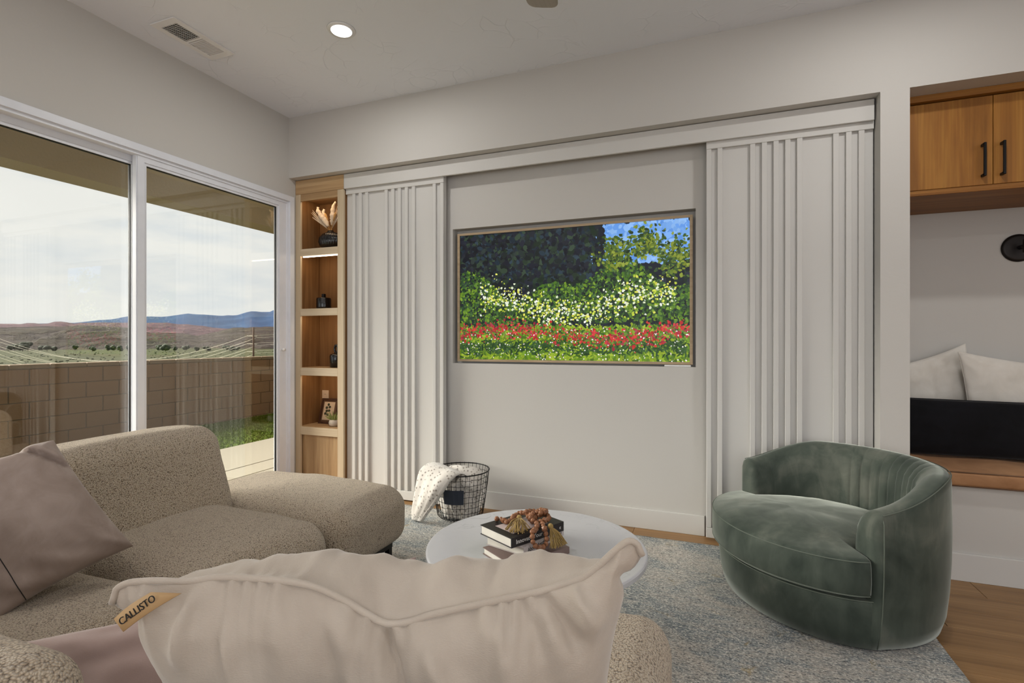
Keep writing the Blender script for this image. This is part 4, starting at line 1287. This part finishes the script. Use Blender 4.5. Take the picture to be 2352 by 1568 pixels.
# ------------------------------------------------------------------ books
def book(cx, cy, z0, z1, wdir, W_, L, cover, label, txt=None, tm='silver', photo=False, mark=True):
    w = Vector((wdir[0], wdir[1], 0)).normalized(); l = Vector((-w.y, w.x, 0))
    t = thing('book', (cx, cy, z0), label, 'book', 'books on the coffee table')
    C0 = Vector((cx, cy, 0))
    def ob(bm, a0, a1, b0, b1, c0, c1):
        loft(bm, [[C0 + w * a + l * b + Vector((0, 0, z)) for a, b in ((a0, b0), (a1, b0), (a1, b1), (a0, b1))] for z in (c0, c1)])
    h = W_ / 2; k = L / 2
    bm = B(); ob(bm, -h, h, -k, k, z1 - 0.003, z1); cv = obj('cover', bm, cover, t)
    bm = B(); ob(bm, -h, h, -k, k, z0 + 0.0005, z0 + 0.003); obj('cover', bm, cover, t)
    bm = B(); ob(bm, h - 0.003, h, -k, k, z0 + 0.003, z1 - 0.003); sp = obj('spine', bm, cover, t)
    bm = B(); ob(bm, -h + 0.004, h - 0.003, -k + 0.004, k - 0.004, z0 + 0.003, z1 - 0.003); obj('pages', bm, 'paper', t)
    if photo:
        bm = B(); ob(bm, -h + 0.05, h - 0.03, -k + 0.035, k - 0.06, z1, z1 + 0.0004); obj('cover_photo', bm, 'bookphoto', cv)
    if txt:
        sz = (z1 - z0) * 0.62
        o = C0 + w * (h + 0.0004) + l * (-k + 0.022) + Vector((0, 0, z0 + (z1 - z0) * 0.30))
        text_obj(txt, sz, o, l, (0, 0, 1), tm, sp)
    if mark:
        sz = (z1 - z0) * 0.55
        o = C0 + w * (h + 0.0004) + l * (k - 0.026) + Vector((0, 0, z0 + (z1 - z0) * 0.32))
        text_obj('\u00ab', sz, o, l, (0, 0, 1), tm, sp)
    return t
book(2.556, -1.405, 0.4005, 0.427, (0.83, -0.557), 0.19, 0.275, 'booktaupe', 'taupe book at the bottom of the coffee table stack', None, mark=False)
book(2.532, -1.340, 0.4275, 0.462, (0.955, -0.297), 0.185, 0.27, 'bookgrey', 'pale grey book in the middle of the coffee table stack', 'About Aesthetics', 'ink')
book(2.524, -1.359, 0.4625, 0.50, (0.878, -0.478), 0.188, 0.275, 'bookblack', 'black book on top of the coffee table stack', 'Innovate Your S', 'silver', photo=True)

# ------------------------------------------------------------------ wooden bead garland
gar = thing('bead_garland', (2.56, -1.36, 0.5), 'brown wooden bead garland with golden tassels heaped on the books', 'bead garland')
top = [(2.423, -1.38, 0.511), (2.443, -1.378, 0.511), (2.475, -1.40, 0.511), (2.483, -1.373, 0.511), (2.475, -1.328, 0.511), (2.486, -1.296, 0.514), (2.512, -1.311, 0.526), (2.533, -1.321, 0.526), (2.545, -1.342, 0.518), (2.57, -1.366, 0.511), (2.564, -1.304, 0.511), (2.535, -1.265, 0.511), (2.556, -1.262, 0.514), (2.583, -1.318, 0.526), (2.597, -1.29, 0.526), (2.622, -1.315, 0.522), (2.625, -1.345, 0.522), (2.606, -1.372, 0.522), (2.59, -1.385, 0.516), (2.566, -1.378, 0.53), (2.556, -1.345, 0.534), (2.575, -1.335, 0.545), (2.60, -1.345, 0.545), (2.61, -1.32, 0.543), (2.592, -1.30, 0.545), (2.565, -1.285, 0.53), (2.54, -1.30, 0.53), (2.525, -1.33, 0.535)]
hang = [(2.60, -1.402, 0.516), (2.606, -1.43, 0.513), (2.602, -1.468, 0.513), (2.606, -1.478, 0.501), (2.608, -1.482, 0.485), (2.615, -1.48, 0.469), (2.631, -1.466, 0.457), (2.642, -1.446, 0.456), (2.647, -1.432, 0.466), (2.645, -1.427, 0.481), (2.641, -1.424, 0.498), (2.634, -1.420, 0.514), (2.622, -1.40, 0.516), (2.612, -1.38, 0.52)]
def walk(pts, step):
    pts = [Vector(p) for p in pts]
    out = [pts[0]]; acc = 0
    for a, b in zip(pts[:-1], pts[1:]):
        L = (b - a).length; d = step() - acc if False else 0
        pos = 0
        while True:
            need = walk.need
            if pos + need > L:
                walk.need = need - (L - pos); break
            pos += need
            out.append(a.lerp(b, pos / L)); walk.need = step()
    return out
step = lambda: 0.0185
walk.need = 0.0185
bp = walk(top, step) + walk(hang, step)
protos = []
bm = B(); sphere(bm, (0, 0, 0), 0.0105, 2); protos.append(bm)
bm = B(); sphere(bm, (0, 0, 0), 0.0132, 1, (1, 1, 1.05)); protos.append(bm)
bm = B(); lathe(bm, [(0.003, -0.006), (0.008, -0.005), (0.0105, 0), (0.008, 0.005), (0.003, 0.006)], (0, 0, 0), 14); protos.append(bm)
bm = B(); sphere(bm, (0, 0, 0), 0.0096, 2); protos.append(bm)
meshes = []
for i, bm in enumerate(protos):
    me = bpy.data.meshes.new('bead'); bmesh.ops.recalc_face_normals(bm, faces=bm.faces); bm.to_mesh(me); bm.free()
    me.materials.append(MAT['bead'])
    if i != 1: me.polygons.foreach_set('use_smooth', [True] * len(me.polygons))
    meshes.append(me)
order = [0, 2, 1, 2, 0, 3, 0, 1, 0, 2]
for i, p in enumerate(bp):
    o = place('bead', meshes[order[i % 10]], p, gar)
    o.rotation_euler = (rng.uniform(0, 3), rng.uniform(0, 3), rng.uniform(0, 3))
bm = B(); tube(bm, [Vector(p) for p in top], 0.0014, 5); obj('cord', bm, 'jute', gar)
bm = B(); tube(bm, [Vector(p) for p in hang], 0.0014, 5); obj('cord', bm, 'jute', gar)
def tassel(head, tips, spread, nstr, zfloor=None):
    head = Vector(head)
    bm = B(); sphere(bm, head, 0.011, 2, (1, 1, 1.1)); h = obj('tassel', bm, 'jute', gar, True)
    bm = B()
    for k in range(nstr):
        i = rng.integers(len(tips) - 1); tip = Vector(tips[i]).lerp(Vector(tips[i + 1]), rng.uniform(0, 1)) + Vector((rng.uniform(-1, 1), rng.uniform(-1, 1), rng.uniform(-0.4, 0.4))) * spread
        mid = head.lerp(tip, 0.5) + Vector((rng.uniform(-1, 1), rng.uniform(-1, 1), rng.uniform(0.2, 1))) * spread
        if zfloor: tip.z = max(tip.z, zfloor); mid.z = max(mid.z, zfloor)
        pts = [head, head.lerp(mid, 0.6) + Vector((0, 0, 0.002)), mid, mid.lerp(tip, 0.6), tip]
        tube(bm, pts, 0.0017, 5)
        sphere(bm, tip, 0.0026, 1)
    obj('strands', bm, 'jute', h, True)
tassel((2.515, -1.372, 0.524), [(2.496, -1.455, 0.508), (2.53, -1.478, 0.508), (2.558, -1.468, 0.507), (2.572, -1.43, 0.508)], 0.012, 44, 0.5035)
tassel((2.650, -1.392, 0.514), [(2.664, -1.454, 0.46), (2.681, -1.436, 0.453), (2.698, -1.408, 0.455), (2.708, -1.383, 0.457)], 0.006, 38)

# ------------------------------------------------------------------ wire basket with throw
BC = Vector((1.603, -0.075, 0.0)); BH = 0.32
def bR(z): return 0.152 + (0.20 - 0.152) * (z / BH) ** 0.8
def bpt(a, z, dr=0.0): 
    r = bR(z) + dr
    return Vector((BC.x + r * math.cos(a), BC.y + r * math.sin(a), 0.013 + z))
bk = thing('wire_basket', (BC.x, BC.y, 0.012), 'round black wire basket in front of the batten panel', 'basket')
NW = 40
for k in range(NW):
    a = 2 * math.pi * k / NW
    bm = B()
    pts = [bpt(a, 0.004, -0.05), bpt(a, 0.004, -0.01), bpt(a, 0.02)] + [bpt(a, z, 0.001 * math.sin(k * 7 + z * 30)) for z in (0.08, 0.16, 0.24, BH + 0.006)]
    tube(bm, pts, 0.0016, 5); obj('upright_wire', bm, 'black', bk)
for i, z in enumerate((0.02, 0.058, 0.096, 0.134, 0.172, 0.21, 0.248, 0.286)):
    bm = B(); tube(bm, [bpt(2 * math.pi * q / 48, z + 0.002 * math.sin(q * 1.9 + i)) for q in range(48)], 0.0016, 5, closed=True); obj('hoop_wire', bm, 'black', bk)
bm = B(); tube(bm, [bpt(2 * math.pi * q / 48, BH) for q in range(48)], 0.0042, 8, closed=True); obj('rim', bm, 'black', bk, True)
bm = B(); tube(bm, [bpt(2 * math.pi * q / 40, 0.004, -0.04) for q in range(40)], 0.002, 6, closed=True); obj('base_ring', bm, 'black', bk, True)
# slate tag
ac = math.atan2(-0.93, 0.30) - 0.10
bm = B()
rows = []
for dz in (0.105, 0.21):
    rows.append([bpt(ac + da, dz, 0.006) for da in (-0.37, -0.18, 0, 0.18, 0.37)])
front = [[bpt(ac + da, z, 0.007) for da in (-0.37, -0.18, 0, 0.18, 0.37)] for z in (0.128, 0.226)]
back = [[bpt(ac + da, z, 0.004) for da in (-0.37, -0.18, 0, 0.18, 0.37)] for z in (0.128, 0.226)]
loft(bm, [front[0] + list(reversed(back[0])), front[1] + list(reversed(back[1]))])
obj('name_tag', bm, 'slate', bk, label='blank slate blue tag')

# plush throw
bl = thing('throw_blanket', (1.5, -0.2, 0.012), 'spotted white plush throw spilling over the wire basket rim', 'blanket')
bm = B()
rings = []
for i, z in enumerate(np.linspace(0.012, 0.30, 22)):
    s = i / 21
    ring = []
    for k in range(72):
        a = 2 * math.pi * k / 72
        rr = bR(z) - 0.013
        rr *= (0.86 + 0.14 * noise.noise(Vector((math.cos(a) * 2.2, math.sin(a) * 2.2, z * 14)))) * (1 - 0.22 * abs(math.sin(a * 7 + z * 16)) * (0.5 + noise.noise(Vector((a, z * 8, 4)))))
        if s > 0.8: rr *= math.sqrt(max(0.02, 1 - ((s - 0.8) / 0.2) ** 2))
        zz = z
        if s > 0.55: zz += 0.065 * noise.noise(Vector((math.cos(a) * 1.6 + 3, math.sin(a) * 1.6, s * 2))) + 0.012 * math.sin(a * 5)
        ring.append((BC.x + rr * math.cos(a), BC.y + rr * math.sin(a), max(0.022, 0.013 + zz)))
    rings.append(ring)
loft(bm, rings)
obj('bundle', bm, 'plush', bl, True)
rowsD = [((1.52, -0.02, 0.30), (1.66, -0.10, 0.30)), ((1.458, -0.09, 0.365), (1.663, -0.18, 0.335)), ((1.418, -0.19, 0.385), (1.672, -0.262, 0.352)), ((1.392, -0.258, 0.352), (1.638, -0.316, 0.318)), ((1.388, -0.300, 0.275), (1.60, -0.352, 0.25)), ((1.372, -0.314, 0.16), (1.54, -0.350, 0.165)), ((1.352, -0.304, 0.07), (1.475, -0.335, 0.085)), ((1.345, -0.288, 0.02), (1.425, -0.31, 0.024))]
bm = B()
nu, nv = 36, 30
def drape(u, v):
    f = u * (len(rowsD) - 1); i = min(int(f), len(rowsD) - 2); t = f - i
    def cr(side):
        P_ = [Vector(rowsD[max(0, min(len(rowsD) - 1, i + q))][side]) for q in (-1, 0, 1, 2)]
        return 0.5 * (2 * P_[1] + (P_[2] - P_[0]) * t + (2 * P_[0] - 5 * P_[1] + 4 * P_[2] - P_[3]) * t * t + (3 * P_[1] - P_[0] - 3 * P_[2] + P_[3]) * t ** 3)
    a, b = cr(0), cr(1)
    p = a.lerp(b, v)
    w = 0.009 * math.sin(v * 9 + u * 3) * math.sin(math.pi * min(1, u * 1.1)) + 0.022 * math.sin(math.pi * v) * math.sin(math.pi * u) + 0.010 * noise.noise(Vector((u * 4, v * 4, 1)))
    return p + Vector((0.25, -0.75, 0.35)) * w
topv = [[bm.verts.new(drape(i / nu, j / nv)) for j in range(nv + 1)] for i in range(nu + 1)]
botv = [[bm.verts.new(v.co + Vector((0.006, 0.022, -0.010))) for v in r] for r in topv]
grid_faces(bm, topv); grid_faces(bm, [list(reversed(r)) for r in botv])
for a, b in ((topv[0], botv[0]), (topv[-1], botv[-1])): grid_faces(bm, [a, b])
for k in (0, -1): grid_faces(bm, [[r[k] for r in topv], [r[k] for r in botv]])
obj('hanging_fold', bm, 'plush', bl, True)

# ------------------------------------------------------------------ green velvet barrel chair
ch = thing('armchair', (3.70, -0.46, 0.012), 'sage green velvet barrel armchair on the corner of the rug', 'armchair')
C2 = Vector((3.70, -0.46, 0)); CFv = Vector((-0.897, -0.442, 0)); CS = Vector((-0.442, 0.897, 0))
def CH(f, s, z): return C2 + CFv * f + CS * s + Vector((0, 0, z))
R0 = 0.49
path = []
for i in range(7): path.append((0.087 * (1 - i / 7), -R0, 0.0, -1.0, None))
NP = 320
for i in range(NP + 1):
    ph = math.pi * i / NP
    path.append((-R0 * math.sin(ph), -R0 * math.cos(ph), -math.sin(ph), -math.cos(ph), ph))
for i in range(7): path.append((0.087 * (i + 1) / 7, R0, 0.0, 1.0, None))
cum = [0]
for a, b in zip(path[:-1], path[1:]): cum.append(cum[-1] + math.hypot(a[0] - b[0], a[1] - b[1]))
tot = cum[-1]
def sect(d, ph):
    e = min(d, tot - d)
    h = 0.548 + 0.112 * smoothstep(-0.05, 0.42, e)
    pl = 0.0
    if ph is not None:
        g = smoothstep(math.radians(52), math.radians(62), ph) * (1 - smoothstep(math.radians(118), math.radians(128), ph))
        pl = 0.011 * g * (abs(math.sin((ph - math.pi / 2) * 24)) ** 0.5)
    T = 0.135
    return [(0.075, 0.02), (0.034, 0.022), (0.018, 0.08), (0.008, 0.18), (0.002, 0.30), (0.0, 0.42), (0.002, h - 0.03), (0.004, h - 0.008), (0.012, h + 0.003), (0.03, h + 0.010), (0.055, h + 0.009 + pl * 0.15), (0.08, h - 0.003 + pl * 0.3), (0.10 + pl * 0.6, h - 0.025), (0.117 + pl, h - 0.06), (0.126 + pl, h - 0.11), (0.131 + pl, h - 0.18), (T + pl, 0.36), (T + pl * 0.5, 0.30), (T, 0.10), (T, 0.022)]
rings = []
def section_ring(p, d, fwd=0.0, sc=1.0):
    f, s, nf, ns, ph = p
    S_ = sect(d, ph)
    cz = 0.30; co_ = 0.068
    out = []
    for o, z in S_:
        o2 = co_ + (o - co_) * sc; z2 = z if z < 0.05 else 0.02 + (z - 0.02) * (1 - (1 - sc) * 0.22)
        out.append(CH(f + fwd - nf * o2, s - ns * o2, z2))
    return out
rings.append(section_ring(path[0], 0, 0.030, 0.45))
rings.append(section_ring(path[0], 0, 0.026, 0.72))
rings.append(section_ring(path[0], 0, 0.016, 0.90))
for p, d in zip(path, cum): rings.append(section_ring(p, d))
rings.append(section_ring(path[-1], tot, 0.016, 0.90))
rings.append(section_ring(path[-1], tot, 0.026, 0.72))
rings.append(section_ring(path[-1], tot, 0.030, 0.45))
bm = B(); loft(bm, rings)
sh = obj('barrel_back', bm, 'velvet', ch, True)
bm = B()
tube(bm, [CH(p[0] - p[2] * 0.004, p[1] - p[3] * 0.004, sect(d, None)[8][1] - 0.002) for p, d in zip(path, cum)], 0.0024, 6); obj('piping', bm, 'piping', sh, True)
for p, sgn in ((path[0], -1), (path[-1], 1)):
    bm = B(); tube(bm, [CH(0.090 - 0.004 + (0.0), sgn * (R0 - o + 0.001), z) for o, z in [(0.034, 0.025), (0.018, 0.08), (0.008, 0.18), (0.002, 0.30), (0.0, 0.42), (0.001, 0.52), (0.012, 0.552)]], 0.0024, 6); obj('piping', bm, 'piping', sh, True)
def front_f(s, f0, bulge, w): return f0 + bulge * max(0.0, 1 - (s / w) ** 2) ** 0.62
# base drum
bm = B()
rings = []
for ins, z in ((0.055, 0.02), (0.03, 0.024), (0.012, 0.09), (0.003, 0.16), (0.0, 0.205), (0.004, 0.213), (0.06, 0.216)):
    ring = []
    w = 0.470 - ins * 0.5
    for i in range(61):
        s = -w + 2 * w * i / 60
        s = w * math.sin(math.pi / 2 * (s / w))
        ring.append(CH(front_f(s, 0.085, 0.345 - ins, w), s, z))
    for i in range(21):
        a = math.pi * i / 20
        ring.append(CH(0.05 - 0.36 * math.sin(a), 0.36 * math.cos(a), z))
    rings.append(ring)
loft(bm, rings)
bs = obj('base', bm, 'velvet', ch, True)
bm = B(); tube(bm, [CH(front_f(s, 0.086, 0.345, 0.47), s, 0.214) for s in [0.468 * math.sin(math.pi / 2 * (-1 + 2 * i / 50)) for i in range(51)]], 0.0028, 6); obj('piping', bm, 'piping', bs, True)
# seat cushion
def seat_boundary():
    pts = []
    w = 0.478
    for i in range(71):
        s = w * math.sin(math.pi / 2 * (-1 + 2 * i / 70))
        pts.append((front_f(s, 0.132, 0.325, w), s))
    pts += [(0.124, 0.472), (0.121, 0.43), (0.119, 0.39), (0.112, 0.36), (0.09, 0.349), (0.05, 0.348)]
    for i in range(1, 30):
        a = math.pi * i / 30
        pts.append((-0.345 * math.sin(a), 0.345 * math.cos(a)))
    pts += [(0.05, -0.348), (0.09, -0.349), (0.112, -0.36), (0.119, -0.39), (0.121, -0.43), (0.124, -0.472)]
    return pts
sb = seat_boundary()
bm = B()
cf, cs_ = 0.12, 0.0
def sring(rho, z, dz=0.0):
    out = []
    k = smoothstep(0.84, 1.0, rho)
    for f, s in sb:
        an = math.atan2(s, f - cf)
        fe, se = cf + (0.345 if abs(an) < math.pi / 2 else 0.455) * math.cos(an), 0.372 * math.sin(an)
        f, s = fe + (f - fe) * k, se + (s - se) * k
        F_, S2 = cf + (f - cf) * rho, cs_ + (s - cs_) * rho
        out.append(CH(F_, S2, z + 0.006 * fbm((F_ * 6, S2 * 6, 1), 3) * (1 - rho ** 4)))
    return out
rings = [sring(0.93, 0.231), sring(0.985, 0.234), sring(1.0, 0.245), sring(1.006, 0.29), sring(1.004, 0.34), sring(0.999, 0.366), sring(0.99, 0.375)]
for rho in (0.97, 0.93, 0.86, 0.76, 0.64, 0.5, 0.35, 0.2, 0.08):
    rings.append(sring(rho, 0.376 + 0.062 * (1 - rho ** 2.6)))
loft(bm, rings)
st = obj('seat_cushion', bm, 'velvet', ch, True)
for z, rho in ((0.371, 0.997), (0.241, 1.0)):
    bm = B(); tube(bm, sring(rho, z)[:72], 0.0022, 6); obj('piping', bm, 'piping', st, True)
bm = B(); lathe(bm, [(0.24, 0.0), (0.25, 0.002), (0.25, 0.01), (0.1, 0.012)], (C2.x, C2.y, 0.0125), 40); obj('swivel_base', bm, 'black', ch)

# ------------------------------------------------------------------ bench alcove
bc = thing('bench_cushion', (5.3, 0.3, 0.482), 'saddle tan leather cushion on the alcove bench', 'cushion')
def bf(p, q):
    w = 0.0035 * math.sin(p.x * 26 + 4 * p.y + 2 * math.sin(p.x * 9)) * max(0, q.z) * max(0, 1 - q.y ** 2) ** 0.3
    return Vector((p.x, p.y - 0.004 * (1 - q.z ** 2), p.z + w + 0.008 * max(0, 1 - q.y ** 2) * max(0, q.z)))
obj('cover', cushion(4.212, 6.39, -0.03, 0.60, 0.483, 0.56, 0.016, bf, m=60), 'saddle', bc, True)
for z in (0.557, 0.487):
    bm = B(); tube(bm, [(4.22, -0.028, z), (5.3, -0.028, z), (6.38, -0.028, z)], 0.0035, 6); obj('piping', bm, 'saddle_side', bc, True)
pillow_thing('lumbar_pillow', 'long black velvet lumbar pillow on the tan bench cushion', 'pillow', 'blackvelvet', (Vector((4.218, 0.325, 0.893)), Vector((5.30, 0.325, 0.880)), Vector((5.30, 0.325, 0.578)), Vector((4.218, 0.325, 0.578))), dict(thick=0.13, n=50, conc=0.012, front_dir=(0, -1, 0), wrinkle=0.003, seed=4.0, expo=0.30), 0.004)
pillow_thing('throw_pillow', 'white linen pillow in the alcove with its corner folded up', 'pillow', 'whitelinen', (Vector((4.225, 0.580, 1.045)), Vector((4.655, 0.59, 1.205)), Vector((4.76, 0.585, 0.60)), Vector((4.225, 0.58, 0.58))), dict(thick=0.11, n=44, conc=0.07, front_dir=(0, -1, 0), wrinkle=0.007, seed=6.0), 0.0025)
pillow_thing('throw_pillow', 'white linen pillow in the alcove overlapping the folded one', 'pillow', 'whitelinen', (Vector((4.58, 0.475, 1.16)), Vector((5.14, 0.475, 1.065)), Vector((5.16, 0.47, 0.585)), Vector((4.64, 0.47, 0.585))), dict(thick=0.11, n=44, conc=0.05, front_dir=(0, -1, 0), wrinkle=0.006, seed=9.0), 0.0025)

uc = thing('wall_cabinet', (5.3, 0.38, 2.016), 'amber oak wall cabinet with black bar handles above the bench', 'cabinet')
obj('carcass', bx(4.206, 6.397, 0.175, 0.650, 2.03, 2.52), 'amber', uc)
obj('crown', bx(4.206, 6.397, 0.128, 0.20, 2.522, 2.556), 'amberx', uc)
obj('bottom_board', bx(4.206, 6.397, 0.148, 0.650, 2.016, 2.029, bev=0.002, seg=1), 'amberx', uc)
obj('rail', bx(4.206, 6.397, 0.156, 0.17, 2.029, 2.0475), 'amberx', uc)
xs = [4.21, 4.609, 5.008, 5.407, 5.806, 6.395]
for i in range(5):
    d = obj('door', bx(xs[i] + 0.0015, xs[i + 1] - 0.0015, 0.15, 0.17, 2.048, 2.515, bev=0.0015, seg=1), 'amber', uc)
    hx = xs[i + 1] - 0.046 if i % 2 == 0 else xs[i] + 0.034
    bm = B()
    box(bm, hx - 0.006, hx + 0.006, 0.113, 0.123, 2.086, 2.262, bev=0.002, seg=1)
    box(bm, hx - 0.006, hx + 0.006, 0.115, 0.15, 2.088, 2.100); box(bm, hx - 0.006, hx + 0.006, 0.115, 0.15, 2.248, 2.260)
    obj('handle', bm, 'black', d)

sc = thing('wall_sconce', (4.93, 0.65, 1.775), 'dark bronze round wall sconce in the bench alcove', 'wall lamp')
bm = B()
lathe(bm, [(0.082, 0.0), (0.082, 0.008), (0.076, 0.014), (0.066, 0.016), (0.02, 0.018)], (0, 0, 0), 48)
for v in bm.verts: v.co = Vector((4.93 + v.co.x, 0.651 - v.co.z, 1.775 + v.co.y))
obj('back_plate', bm, 'bronze', sc, True)
bm = B(); tube(bm, [(4.93, 0.636, 1.775), (4.93, 0.58, 1.775)], 0.012, 12); tube(bm, [(4.93, 0.58, 1.738), (4.93, 0.58, 1.813)], 0.010, 12); obj('knuckle', bm, 'bronze', sc, True)
bm = B(); tube(bm, [(4.93, 0.58, 1.775), (5.14, 0.54, 1.80)], 0.006, 10); obj('arm', bm, 'bronze', sc, True)
bm = B(); lathe(bm, [(0.03, 0.06), (0.085, -0.07), (0.082, -0.07), (0.026, 0.056)], (5.16, 0.52, 1.80), 36); obj('shade', bm, 'bronze', sc, True)
